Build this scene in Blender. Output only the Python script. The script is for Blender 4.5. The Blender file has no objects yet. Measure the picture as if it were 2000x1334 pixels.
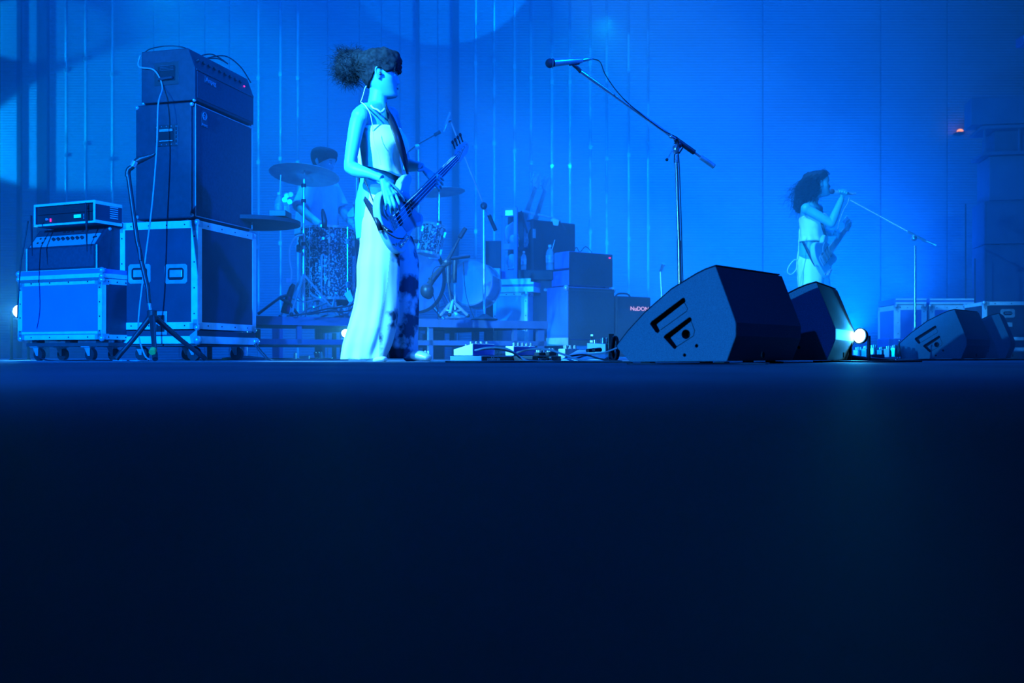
import bpy, bmesh, math, random
from mathutils import Vector, Matrix, noise
random.seed(7)
V = Vector
SC = bpy.context.scene
COL = SC.collection
# ------------------------------------------------------------------ camera, light, haze
F, CX, HZ, H = 35 / 36 * 2000, 1000.0, 695.0, 0.029   # focal length in pixels, centre, horizon row, lens height

cd = bpy.data.cameras.new('camera'); cam = bpy.data.objects.new('camera', cd); COL.objects.link(cam)
cd.lens = 35; cd.sensor_width = 36; cd.clip_start = 0.02; cd.clip_end = 100
cd.shift_y = 28 / 2000
cam.location = (0, 0, H); cam.rotation_euler = (math.pi / 2, 0, 0)
SC.camera = cam
cd.dof.use_dof = True; cd.dof.focus_distance = 5.3; cd.dof.aperture_fstop = 2.8

wd = bpy.data.worlds.new('world'); SC.world = wd; wd.use_nodes = True
wd.node_tree.nodes['Background'].inputs[0].default_value = (0.0, 0.012, 0.2, 1)
wd.node_tree.nodes['Background'].inputs[1].default_value = 0.05
vs = SC.view_settings
vs.view_transform = 'Standard'; vs.look = 'None'; vs.gamma = 1; vs.exposure = 0.0; vs.use_curve_mapping = False
SC.display_settings.display_device = 'sRGB'
SC.cycles.use_denoising = True
SC.cycles.volume_bounces = 0
SC.cycles.max_bounces = 5; SC.cycles.diffuse_bounces = 2; SC.cycles.glossy_bounces = 2
SC.cycles.transparent_max_bounces = 6; SC.cycles.transmission_bounces = 3
SC.cycles.sample_clamp_indirect = 3

BLUE = (0.0, 0.12, 1.0)
CYAN = (0.04, 0.42, 1.0)

def spot(name, loc, target, color, power, angle, blend=0.5, radius=0.1):
    l = bpy.data.lights.new(name, 'SPOT'); l.color = color; l.energy = power
    l.spot_size = math.radians(angle); l.spot_blend = blend; l.shadow_soft_size = radius
    o = bpy.data.objects.new(name, l); COL.objects.link(o); o.location = loc
    o.rotation_euler = (V(target) - V(loc)).to_track_quat('-Z', 'Y').to_euler()
    return o

def area(name, loc, target, color, power, sx, sy):
    l = bpy.data.lights.new(name, 'AREA'); l.shape = 'RECTANGLE'; l.size = sx; l.size_y = sy
    l.color = color; l.energy = power
    o = bpy.data.objects.new(name, l); COL.objects.link(o); o.location = loc
    o.rotation_euler = (V(target) - V(loc)).to_track_quat('-Z', 'Y').to_euler()
    return o

# stage wash from the rig, key light from the stage-left boom, back lights, wall patches, added fill spots
area('rig_wash', (-0.6, 9.8, 5.5), (-0.6, 9.8, 0), BLUE, 850, 9, 3.4).data.spread = math.radians(110)
spot('key_boom', (-3.1, 1.7, 3.1), (-0.78, 5.2, 0.85), (0.065, 0.45, 1.0), 6500, 26, 0.4, 0.06)
spot('front_left', (-3.4, -1.2, 2.2), (-2.1, 6.0, 1.0), (0.0, 0.17, 1.0), 8500, 30, 0.6, 0.03)
spot('floor_fill', (-2.0, -0.5, 3.0), (-0.8, 3.2, 0.0), (0.0, 0.09, 1.0), 700, 76, 1.0, 0.05)  # added spot, its soft cone edge shapes the falloff on the near floor
spot('front_low', (-9.6, -8.0, 0.98), (1.2, 4.5, 3.6), (0.02, 0.3, 1.0), 11000, 30, 0.1, 0.08)
spot('right_fill', (3.6, 2.2, 3.6), (-1.1, 7.0, 0.9), (0.0, 0.09, 1.0), 2900, 38, 0.7, 0.06)
spot('case_fill', (-2.2, 6.6, 4.6), (0.03, 8.75, 0.4), (0.0, 0.45, 1.0), 1600, 7, 0.5, 0.05)  # added narrow spot, stands in for the riser lamp's light on the case front
spot('singer_key', (-1.5, 5.2, 4.6), (2.7, 8.9, 1.2), CYAN, 5200, 16, 0.5, 0.06)
spot('drum_fill', (-3.9, 7.4, 5.0), (-1.35, 8.0, 0.8), (0.0, 0.3, 1.0), 1800, 24, 0.6, 0.05)  # added spot to brighten the drummer and kit
spot('wall_uplight', (2.3, 9.9, 0.25), (2.0, 13.0, 1.9), (0.0, 0.18, 1.0), 1350, 105, 1.0, 0.2)
spot('wall_fill_right', (4.5, 11.2, 0.75), (4.6, 13.0, 1.7), BLUE, 680, 115, 1.0, 0.2)  # added unseen source, lifts the right part of the wall
spot('seam_glint_left', (-3.4, 9.6, 3.7), (-4.2, 13.0, 3.2), (0.0, 0.75, 0.9), 120, 80, 1.0, 0.04)  # added pair of unseen spots, only to draw glints on the seam tubes
spot('seam_glint_centre', (0.9, 9.4, 3.2), (0.9, 13.0, 2.9), (0.0, 0.75, 0.9), 110, 70, 1.0, 0.04)
spot('wall_wash', (-3.0, 8.0, 5.4), (-3.6, 13.0, 2.4), BLUE, 380, 80, 1.0, 0.3)
spot('wall_beam_left', (-8.6, 11.7, 2.3), (-5.8, 13.0, 2.95), (0.0, 0.35, 1.0), 1500, 30, 0.3, 0.03)
spot('wall_beam_high', (-8.6, 11.7, 4.3), (-6.4, 13.0, 4.3), (0.0, 0.35, 1.0), 600, 20, 0.3, 0.03)
spot('wall_beam_top', (1.6, 9.4, 5.45), (-0.7, 13.0, 5.1), (0.0, 0.25, 1.0), 1100, 26, 0.08, 0.02)

# ------------------------------------------------------------------ pixel <-> place
def gx(px, d): return (px - CX) * d / F
def gz(py, d): return H + (HZ - py) * d / F
def at(px, py, d): return V((gx(px, d), d, gz(py, d)))

# ------------------------------------------------------------------ materials
MATS = {}
def mat(name, c1, c2=None, scale=12.0, rough=0.6, metal=0.0, bump=0.0, bscale=None, emit=None, estr=0.0,
        trans=0.0, alpha=1.0, detail=4.0, spec=0.5, lo=0.35, hi=0.65):
    if name in MATS: return MATS[name]
    m = bpy.data.materials.new(name); m.use_nodes = True
    nt = m.node_tree; b = nt.nodes['Principled BSDF']
    c2 = c2 or tuple(x * 0.82 for x in c1)
    tc = nt.nodes.new('ShaderNodeTexCoord')
    n = nt.nodes.new('ShaderNodeTexNoise'); n.inputs['Scale'].default_value = scale; n.inputs['Detail'].default_value = detail
    r = nt.nodes.new('ShaderNodeValToRGB')
    r.color_ramp.elements[0].position = lo; r.color_ramp.elements[1].position = hi
    r.color_ramp.elements[0].color = (*c1, 1); r.color_ramp.elements[1].color = (*c2, 1)
    nt.links.new(tc.outputs['Object'], n.inputs['Vector'])
    nt.links.new(n.outputs['Fac'], r.inputs['Fac']); nt.links.new(r.outputs['Color'], b.inputs['Base Color'])
    b.inputs['Roughness'].default_value = rough; b.inputs['Metallic'].default_value = metal
    b.inputs['Specular IOR Level'].default_value = spec
    if bump:
        n2 = nt.nodes.new('ShaderNodeTexNoise'); n2.inputs['Scale'].default_value = bscale or scale * 6
        n2.inputs['Detail'].default_value = 3
        bp = nt.nodes.new('ShaderNodeBump'); bp.inputs['Strength'].default_value = bump; bp.inputs['Distance'].default_value = 0.004
        nt.links.new(tc.outputs['Object'], n2.inputs['Vector'])
        nt.links.new(n2.outputs['Fac'], bp.inputs['Height']); nt.links.new(bp.outputs['Normal'], b.inputs['Normal'])
    if emit:
        b.inputs['Emission Color'].default_value = (*emit, 1); b.inputs['Emission Strength'].default_value = estr
    if trans: b.inputs['Transmission Weight'].default_value = trans
    if alpha < 1: b.inputs['Alpha'].default_value = alpha
    MATS[name] = m
    return m

M_VINYL = mat('black_vinyl', (.03, .035, .055), (.02, .025, .04), 30, .55, 0, .4, 500)
M_GRILLE = mat('grille_cloth', (.04, .06, .09), (.03, .045, .07), 60, .9, 0, .5, 700)
M_ALU = mat('aluminium', (.8, .9, .92), (.68, .78, .8), 20, .45, .15, .15, 200)
M_STEEL = mat('brushed_steel', (.6, .68, .72), (.45, .52, .55), 30, .3, .5)
M_CHROME = mat('chrome', (.85, .87, .9), (.75, .77, .8), 10, .2, .8)
M_PANEL = mat('case_laminate_dark', (.035, .045, .075), (.028, .035, .06), 8, .5, 0, .15, 90)
M_PANELB = mat('case_laminate_blue', (.09, .23, .6), (.08, .21, .55), 4, .45)
M_RUB = mat('black_rubber', (.02, .02, .024), None, 20, .6)
M_PLAST = mat('black_plastic', (.03, .034, .04), None, 20, .4)
M_WOOD = mat('dark_wood', (.05, .06, .07), None, 20, .7)
M_DECK = mat('riser_paint', (.085, .12, .21), (.065, .095, .17), 9, .6, 0, .2, 60)
M_WEDGE = mat('speckled_cabinet_paint', (.13, .28, .33), (.08, .16, .2), 420, .62, 0, .7, 500)
M_WGRILLE = mat('speaker_grille', (.016, .02, .03), (.01, .012, .02), 200, .7, 0, .5, 600)
M_HOLE = mat('recess_black', (.008, .009, .012), None, 20, .8)
M_SILVER = mat('silver_panel', (.5, .52, .55), (.42, .45, .48), 15, .4, .3)
M_WHITE = mat('white_enamel', (.8, .82, .84), (.72, .75, .78), 15, .4)
M_CABLE = mat('black_cable', (.02, .022, .03), None, 20, .45)
M_CABLEL = mat('pale_cable', (.35, .4, .45), None, 20, .4)
M_SKIN = mat('skin', (.08, .4, .42), (.07, .37, .4), 14, .5, 0, .05, 300)
M_HAIR = mat('dark_hair', (.008, .01, .014), (.025, .03, .036), 60, .75, 0, .6, 400, spec=.15)
M_CLOTH = mat('white_satin', (.85, .86, .86), (.80, .82, .83), 5, .55, 0, .15, 60)
M_SHIRT = mat('pale_shirt', (.5, .7, .75), (.44, .62, .68), 10, .8, 0, .2, 80)
M_PRINT = mat('printed_cloth', (.5, .55, .6), (.03, .05, .08), 9, .7, 0, .15, 60, lo=.5, hi=.6, detail=6)
M_BASS = mat('bass_body_lacquer', (.3, .55, .62), (.28, .5, .58), 5, .15)
M_CYMBAL = mat('cymbal_bronze', (.6, .68, .6), (.48, .55, .5), 14, .4, .35, .2, 60)
M_SPARK = mat('sparkle_wrap', (.02, .035, .06), (.5, .6, .62), 75, .25, .2, lo=.5, hi=.62, detail=8)
M_HEAD = mat('drum_skin', (.3, .38, .5), (.27, .35, .46), 10, .5)
M_CLEAR = mat('clear_plastic', (.7, .85, .9), None, 20, .08, 0, alpha=.35)
M_WATER = mat('bottle_label', (.4, .6, .7), (.2, .35, .5), 40, .4)
M_PLATE = mat('nameplate', (.10, .13, .17), None, 20, .3, .6)
M_PG = mat('pickguard_pale', (.22, .38, .46), None, 10, .3)
M_STR = mat('wound_string', (.8, .9, .9), None, 10, .3, .3)
M_FRET = mat('rosewood', (.05, .09, .14), None, 40, .5)
M_MAPLE = mat('maple', (.35, .5, .5), (.3, .44, .44), 20, .3)
M_ACRYL = mat('clear_shell', (.5, .65, .7), None, 20, .1, 0, alpha=.4)
M_LAMPW = mat('lamp_lens_white', (.8, .9, 1), None, 5, .2, emit=(.42, .95, 1.0), estr=24)
M_LED_R = mat('led_red', (.5, .02, .1), None, 5, .4, emit=(1, .02, .25), estr=1.3)
M_LED_G = mat('lcd_green', (.1, .5, .5), None, 5, .4, emit=(.0, .62, .55), estr=1.0)
M_LED_O = mat('lamp_orange', (.6, .3, .1), None, 5, .4, emit=(1, .3, .06), estr=2.2)
M_LOGO_O = mat('lit_lettering', (.6, .4, .4), None, 5, .4, emit=(1, .45, .4), estr=.9)
M_YEL = mat('yellow_tape', (.35, .5, .1), None, 5, .6)
M_RED = mat('red_cloth', (.6, .06, .2), (.3, .05, .12), 8, .8)
M_TXT = mat('silver_print', (.35, .45, .52), None, 20, .4)

# ------------------------------------------------------------------ mesh building
def frame(o, x, y, z): return Matrix(((x[0], y[0], z[0], o[0]), (x[1], y[1], z[1], o[1]), (x[2], y[2], z[2], o[2]), (0, 0, 0, 1)))
I4 = Matrix.Identity(4)

def cr(pts, n=6, closed=False):
    pts = [V(p) for p in pts]; out = []; L = len(pts)
    rng = range(L) if closed else range(L - 1)
    for i in rng:
        if closed: a, b, c, d = pts[i - 1], pts[i], pts[(i + 1) % L], pts[(i + 2) % L]
        else: a, b, c, d = pts[max(i - 1, 0)], pts[i], pts[i + 1], pts[min(i + 2, L - 1)]
        for k in range(n):
            t = k / n
            out.append(.5 * ((2 * b) + (c - a) * t + (2 * a - 5 * b + 4 * c - d) * t * t + (3 * b - a - 3 * c + d) * t ** 3))
    if not closed: out.append(pts[-1].copy())
    return out

def lerp_list(vals, m):
    L = len(vals); out = []
    for i in range(m):
        t = i / (m - 1) * (L - 1); k = min(int(t), L - 2); f = t - k
        out.append(vals[k] * (1 - f) + vals[k + 1] * f)
    return out

class MB:
    def __init__(s, M=None): s.v = []; s.f = []; s.M = M or I4; s.marks = []
    def mark(s): s.marks.append((len(s.v), len(s.f))); return s
    def add(s, vs, fs, M=None):
        T = s.M @ M if M else s.M; b = len(s.v)
        s.v += [T @ V(p) for p in vs]; s.f += [[b + i for i in f] for f in fs]; return s
    def box(s, x0, x1, y0, y1, z0, z1, M=None):
        return s.add([(x, y, z) for x in (x0, x1) for y in (y0, y1) for z in (z0, z1)],
                     [(0, 1, 3, 2), (4, 6, 7, 5), (0, 4, 5, 1), (2, 3, 7, 6), (0, 2, 6, 4), (1, 5, 7, 3)], M)
    def cbox(s, c, sx, sy, sz, M=None):
        return s.box(c[0] - sx / 2, c[0] + sx / 2, c[1] - sy / 2, c[1] + sy / 2, c[2] - sz / 2, c[2] + sz / 2, M)
    def prism(s, poly, a, b, plane='xy', M=None):
        n = len(poly)
        def P(u, w, h): return {'xy': (u, w, h), 'xz': (u, h, w), 'yz': (h, u, w)}[plane]
        vs = [P(u, w, a) for u, w in poly] + [P(u, w, b) for u, w in poly]
        fs = [list(range(n))[::-1], list(range(n, 2 * n))] + [(i, (i + 1) % n, n + (i + 1) % n, n + i) for i in range(n)]
        return s.add(vs, fs, M)
    def tube(s, pts, r, n=8, M=None, caps=True, flat=1.0):
        pts = [V(p) for p in pts]; m = len(pts)
        rr = r if isinstance(r, (list, tuple)) else [r] * m
        if len(rr) != m: rr = lerp_list(list(rr), m)
        t0 = (pts[1] - pts[0]).normalized()
        up = V((0, 0, 1)) if abs(t0.z) < .9 else V((1, 0, 0))
        u = t0.cross(up).normalized(); vs = []
        for i, p in enumerate(pts):
            t = (pts[min(i + 1, m - 1)] - pts[max(i - 1, 0)])
            t = t.normalized() if t.length > 1e-9 else t0
            u = (u - t * u.dot(t)); u = u.normalized() if u.length > 1e-6 else t.orthogonal().normalized()
            w = t.cross(u)
            for k in range(n):
                a = 2 * math.pi * k / n
                vs.append(p + u * math.cos(a) * rr[i] + w * math.sin(a) * rr[i] * flat)
        fs = [(i * n + k, i * n + (k + 1) % n, (i + 1) * n + (k + 1) % n, (i + 1) * n + k) for i in range(m - 1) for k in range(n)]
        if caps: fs += [tuple(range(n))[::-1], tuple(range((m - 1) * n, m * n))]
        return s.add(vs, fs, M)
    def cyl(s, p, q, r, n=16, r2=None, M=None): return s.tube([p, q], [r, r if r2 is None else r2], n, M)
    def lathe(s, prof, M=None, n=32, ring=False):
        m = len(prof); vs = []
        for (r, z) in prof:
            for k in range(n):
                a = 2 * math.pi * k / n; vs.append((r * math.cos(a), r * math.sin(a), z))
        fs = [(i * n + k, i * n + (k + 1) % n, (i + 1) * n + (k + 1) % n, (i + 1) * n + k) for i in range(m - 1) for k in range(n)]
        if ring: fs += [((m - 1) * n + k, (m - 1) * n + (k + 1) % n, (k + 1) % n, k) for k in range(n)]   # closed ring, open in the middle
        else: fs += [tuple(range(n))[::-1], tuple(range((m - 1) * n, m * n))]
        return s.add(vs, fs, M)
    def ball(s, c, rx, ry=None, rz=None, n=16, M=None, R=None):
        ry = ry or rx; rz = rz or rx; c = V(c); vs = []; m = n // 2
        for i in range(m + 1):
            t = math.pi * i / m
            for k in range(n):
                a = 2 * math.pi * k / n
                p = V((rx * math.sin(t) * math.cos(a), ry * math.sin(t) * math.sin(a), rz * math.cos(t)))
                vs.append(c + (R @ p if R else p))
        fs = [(i * n + k, (i + 1) * n + k, (i + 1) * n + (k + 1) % n, i * n + (k + 1) % n) for i in range(m) for k in range(n)]
        return s.add(vs, fs, M)
    def loft(s, rings, n=32, M=None, mod=None):
        """rings: (centre, half-axis a, half-axis b)"""
        vs = []
        for i, (c, a, b) in enumerate(rings):
            c, a, b = V(c), V(a), V(b)
            for k in range(n):
                t = 2 * math.pi * k / n; g = mod(t, i / (len(rings) - 1), c) if mod else 1.0
                vs.append(c + a * math.cos(t) * g + b * math.sin(t) * g)
        m = len(rings)
        fs = [(i * n + k, i * n + (k + 1) % n, (i + 1) * n + (k + 1) % n, (i + 1) * n + k) for i in range(m - 1) for k in range(n)]
        fs += [tuple(range(n))[::-1], tuple(range((m - 1) * n, m * n))]
        return s.add(vs, fs, M)
    def mesh(s, name):
        me = bpy.data.meshes.new(name); me.from_pydata([tuple(p) for p in s.v], [], s.f)
        bm = bmesh.new(); bm.from_mesh(me); bmesh.ops.remove_doubles(bm, verts=bm.verts, dist=1e-6)
        bmesh.ops.recalc_face_normals(bm, faces=bm.faces); bm.to_mesh(me); bm.free()
        return me
    def build(s, name, m, parent=None, smooth=False, bevel=0.0, seg=2, label=None, solid=0.0):
        if s.marks:                      # several like pieces: each becomes an object of its own
            mk = s.marks + [(len(s.v), len(s.f))]; out = []
            for (v0, f0), (v1, f1) in zip(mk[:-1], mk[1:]):
                q = MB(); q.v = s.v[v0:v1]; q.f = [[i - v0 for i in f] for f in s.f[f0:f1]]
                out.append(link(q.mesh(name), name, m, parent, smooth, bevel, seg, label, solid))
            return out
        me = s.mesh(name); return link(me, name, m, parent, smooth, bevel, seg, label, solid)

def link(me, name, m, parent=None, smooth=False, bevel=0.0, seg=2, label=None, solid=0.0):
    o = bpy.data.objects.new(name, me); COL.objects.link(o)
    for x in (m if isinstance(m, (list, tuple)) else [m]): me.materials.append(x)
    if smooth:
        me.polygons.foreach_set('use_smooth', [True] * len(me.polygons))
        if smooth == 'auto':
            bm = bmesh.new(); bm.from_mesh(me)
            for e in bm.edges:
                if len(e.link_faces) == 2 and e.calc_face_angle(0) > math.radians(38): e.smooth = False
            bm.to_mesh(me); bm.free()
    if solid:
        q = o.modifiers.new('solid', 'SOLIDIFY'); q.thickness = solid; q.offset = 0
    if bevel:
        q = o.modifiers.new('bevel', 'BEVEL'); q.width = bevel; q.segments = seg; q.limit_method = 'ANGLE'; q.angle_limit = math.radians(35)
    if parent is not None:
        o.parent = parent; o.matrix_parent_inverse = parent.matrix_world.inverted()
    if label: o['label'] = label
    return o

def thing(name, loc, label, cat, group=None, rz=0.0):
    o = bpy.data.objects.new(name, None); COL.objects.link(o); o.empty_display_size = .05
    o.matrix_world = Matrix.Translation(V(loc)) @ Matrix.Rotation(rz, 4, 'Z')
    o['label'] = label; o['category'] = cat
    if group: o['group'] = group
    return o
def tag(o, label, cat, group=None):
    o['label'] = label; o['category'] = cat
    if group: o['group'] = group
    return o
def structure(o): o['kind'] = 'structure'; return o

def fuse(mb, voxel, smooth=2, factor=.5):
    me = mb.mesh('tmp'); o = bpy.data.objects.new('tmp', me); COL.objects.link(o)
    r = o.modifiers.new('r', 'REMESH'); r.mode = 'VOXEL'; r.voxel_size = voxel
    if smooth:
        q = o.modifiers.new('s', 'SMOOTH'); q.iterations = smooth; q.factor = factor
    dg = bpy.context.evaluated_depsgraph_get(); out = bpy.data.meshes.new_from_object(o.evaluated_get(dg))
    bpy.data.objects.remove(o); bpy.data.meshes.remove(me)
    return out

def text(body, size, M, m, name, parent, ext=.001, align='CENTER', sx=1.0):
    c = bpy.data.curves.new(name, 'FONT'); c.body = body; c.size = size; c.extrude = ext; c.align_x = align; c.align_y = 'CENTER'
    o = bpy.data.objects.new('t', c); COL.objects.link(o); dg = bpy.context.evaluated_depsgraph_get(); dg.update()
    me = bpy.data.meshes.new_from_object(o.evaluated_get(dg)); bpy.data.objects.remove(o)
    me.transform(M @ Matrix.Diagonal((sx, 1, 1, 1))); me.materials.clear()
    return link(me, name, m, parent)

def rot(a, ax='Z'): return Matrix.Rotation(math.radians(a), 4, ax)
def tr(x, y=0, z=0): return Matrix.Translation(V((x, y, z)) if not isinstance(x, Vector) else x)

# a box-like thing is placed by its near vertical edge; x runs along its left face, y along its right face
class Corner:
    def __init__(s, px, d, th, z=0.0):
        s.px, s.d, s.th = px, d, math.radians(th); s.c, s.s = math.cos(s.th), math.sin(s.th); s.x0 = gx(px, d)
        s.M = frame((s.x0, d, z), (s.c, -s.s, 0), (s.s, s.c, 0), (0, 0, 1)); s.z = z
    def wl(s, px):
        t = (px - CX) / F; return (s.x0 - t * s.d) / (s.c + t * s.s)
    def wr(s, px):
        t = (px - CX) / F; return (t * s.d - s.x0) / (s.s - t * s.c)
    def h(s, py): return gz(py, s.d) - s.z
    def uz(s, px, py):          # pixel on the left face plane -> local x, local z
        u = s.wl(px); return -u, gz(py, s.d + u * s.s) - s.z
    def vz(s, px, py):          # pixel on the right face plane -> local y, local z
        u = s.wr(px); return u, gz(py, s.d + u * s.c) - s.z
# ================================================================== THE SETTING
fl = MB().box(-12, 14, -3, 15, -.1, 0)
m_floor = bpy.data.materials.new('stage_floor'); m_floor.use_nodes = True
def floor_mat():
    nt = m_floor.node_tree; b = nt.nodes['Principled BSDF']; tc = nt.nodes.new('ShaderNodeTexCoord')
    n = nt.nodes.new('ShaderNodeTexNoise'); n.inputs['Scale'].default_value = 2.2; n.inputs['Detail'].default_value = 9
    n2 = nt.nodes.new('ShaderNodeTexNoise'); n2.inputs['Scale'].default_value = 900
    r = nt.nodes.new('ShaderNodeValToRGB'); r.color_ramp.elements[0].color = (.10, .12, .15, 1); r.color_ramp.elements[1].color = (.21, .24, .28, 1)
    r.color_ramp.elements[0].position = .3; r.color_ramp.elements[1].position = .7
    bp = nt.nodes.new('ShaderNodeBump'); bp.inputs['Strength'].default_value = .5; bp.inputs['Distance'].default_value = .002
    L = nt.links.new
    L(tc.outputs['Object'], n.inputs['Vector']); L(tc.outputs['Object'], n2.inputs['Vector'])
    L(n.outputs['Fac'], r.inputs['Fac']); L(r.outputs['Color'], b.inputs['Base Color'])
    L(n2.outputs['Fac'], bp.inputs['Height']); L(bp.outputs['Normal'], b.inputs['Normal'])
    b.inputs['Roughness'].default_value = .7; b.inputs['Specular IOR Level'].default_value = .2
floor_mat()
structure(fl.build('floor', m_floor))

WY = 13.0
m_wall = bpy.data.materials.new('ribbed_wall_panel'); m_wall.use_nodes = True
def wall_mat():
    nt = m_wall.node_tree; b = nt.nodes['Principled BSDF']; tc = nt.nodes.new('ShaderNodeTexCoord')
    w = nt.nodes.new('ShaderNodeTexWave'); w.bands_direction = 'Z'; w.inputs['Scale'].default_value = 9.0
    n = nt.nodes.new('ShaderNodeTexNoise'); n.inputs['Scale'].default_value = 1.5
    r = nt.nodes.new('ShaderNodeValToRGB'); r.color_ramp.elements[0].color = (.22, .27, .32, 1); r.color_ramp.elements[1].color = (.3, .35, .4, 1)
    bp = nt.nodes.new('ShaderNodeBump'); bp.inputs['Strength'].default_value = .5; bp.inputs['Distance'].default_value = .01
    L = nt.links.new
    L(tc.outputs['Object'], w.inputs['Vector']); L(tc.outputs['Object'], n.inputs['Vector'])
    L(n.outputs['Fac'], r.inputs['Fac']); L(r.outputs['Color'], b.inputs['Base Color'])
    L(w.outputs['Fac'], bp.inputs['Height']); L(bp.outputs['Normal'], b.inputs['Normal'])
    b.inputs['Roughness'].default_value = .55
wall_mat()
# panels between seams, each panel a slightly proud slab
seams = [-30, 40, 74, 96, 129, 168, 219, 300, 350, 400, 448, 505, 548, 582, 640, 702, 745, 781, 816, 855, 892, 929, 965, 1005, 1037,
         1078, 1113, 1153, 1185, 1228, 1266, 1490, 1720, 1850, 2030]
wl = MB().box(-9, 9.5, WY + .06, WY + .2, 0, 6)
for a, b_ in zip(seams[:-1], seams[1:]):
    x0, x1 = gx(a, WY) + .006, gx(b_, WY) - .006
    if x1 - x0 < .18 and a == 74: continue
    wl.box(x0, x1, WY, WY + .07, 0.0, 6)
wall = structure(wl.build('wall_back', m_wall))
M_SEAM = mat('seam_tube', (.7, 1, .9), (.28, .4, .46), .9, .3, .6, lo=.47, hi=.53)
sm = MB()
for px in (77, 129, 167, 219, 505, 548, 582, 929, 965, 1005, 1037, 1078, 1113, 1153, 1185, 1228, 1266):
    x = gx(px, WY); sm.cyl((x, WY + .005, 0), (x, WY + .005, 6), .016, 10)
    for z in (1.4, 2.5, 3.6): sm.cbox((x, WY - .005, z + (px % 7) * .05), .04, .04, .05)
structure(sm.build('trim_1', M_SEAM, None, smooth='auto'))
for i, (px, w) in enumerate(((40, .05), (85, .13), (816, .05), (890, .09))):
    x = gx(px, WY); structure(MB().box(x - w / 2, x + w / 2, WY - .05, WY + .05, 0, 6).build('trim_%d' % (i + 2), M_PLAST))
structure(MB().box(-9.2, -9, 3, WY, 0, 6).build('wall_left', M_PLAST))
structure(MB().box(9.5, 9.7, 3, WY, 0, 6).build('wall_right', M_PLAST))
structure(MB().box(-9.2, 9.7, 4, WY + .2, 6.2, 6.3).build('ceiling', M_PLAST))

# haze in the air over the upstage half
hz = MB().box(-8.9, 9.4, 5.47, WY - .12, .003, 5.55)
m_h = bpy.data.materials.new('haze'); m_h.use_nodes = True; nt = m_h.node_tree
nt.nodes.remove(nt.nodes['Principled BSDF'])
vsn = nt.nodes.new('ShaderNodeVolumeScatter'); vsn.inputs['Density'].default_value = .078; vsn.inputs['Anisotropy'].default_value = .2
nt.links.new(vsn.outputs[0], nt.nodes['Material Output'].inputs['Volume'])
ho = hz.build('haze', m_h); ho['kind'] = 'stuff'; ho['label'] = 'blue stage haze hanging over the back half of the stage'; ho['category'] = 'haze'

# ================================================================== FLIGHT CASES AND AMPS, left stack
def castor(p, x, y, r, M, name='caster'):
    """one swivel caster under (x, y), ground at local z"""
    z0 = -M.translation.z
    m = MB(M); m.cyl((x + .02, y - .014, z0 + r), (x + .02, y + .014, z0 + r), r, 20)
    w = m.build(name, M_RUB, p, smooth='auto')
    f = MB(M); f.box(x - .035, x + .035, y - .03, y + .03, z0 + 2 * r + .008, z0 + 2 * r + .014)
    for s in (-1, 1): f.prism([(x - .02, z0 + 2 * r + .01), (x + .03, z0 + 2 * r + .01), (x + .028, z0 + r - .008), (x + .012, z0 + r - .008)], y + s * .019 - .0015, y + s * .019 + .0015, 'xz')
    f.cyl((x + .02, y - .022, z0 + r), (x + .02, y + .022, z0 + r), .006, 8)
    f.build('fork', M_STEEL, w)
    return w

def rivets(m, pts, ax, r=.006, t=.002):
    for (x, y, z) in pts:
        d = {'x': (t, 0, 0), '-x': (-t, 0, 0), 'y': (0, t, 0), '-y': (0, -t, 0)}[ax]
        m.cyl((x, y, z), (x + d[0], y + d[1], z + d[2]), r, 8)

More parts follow.
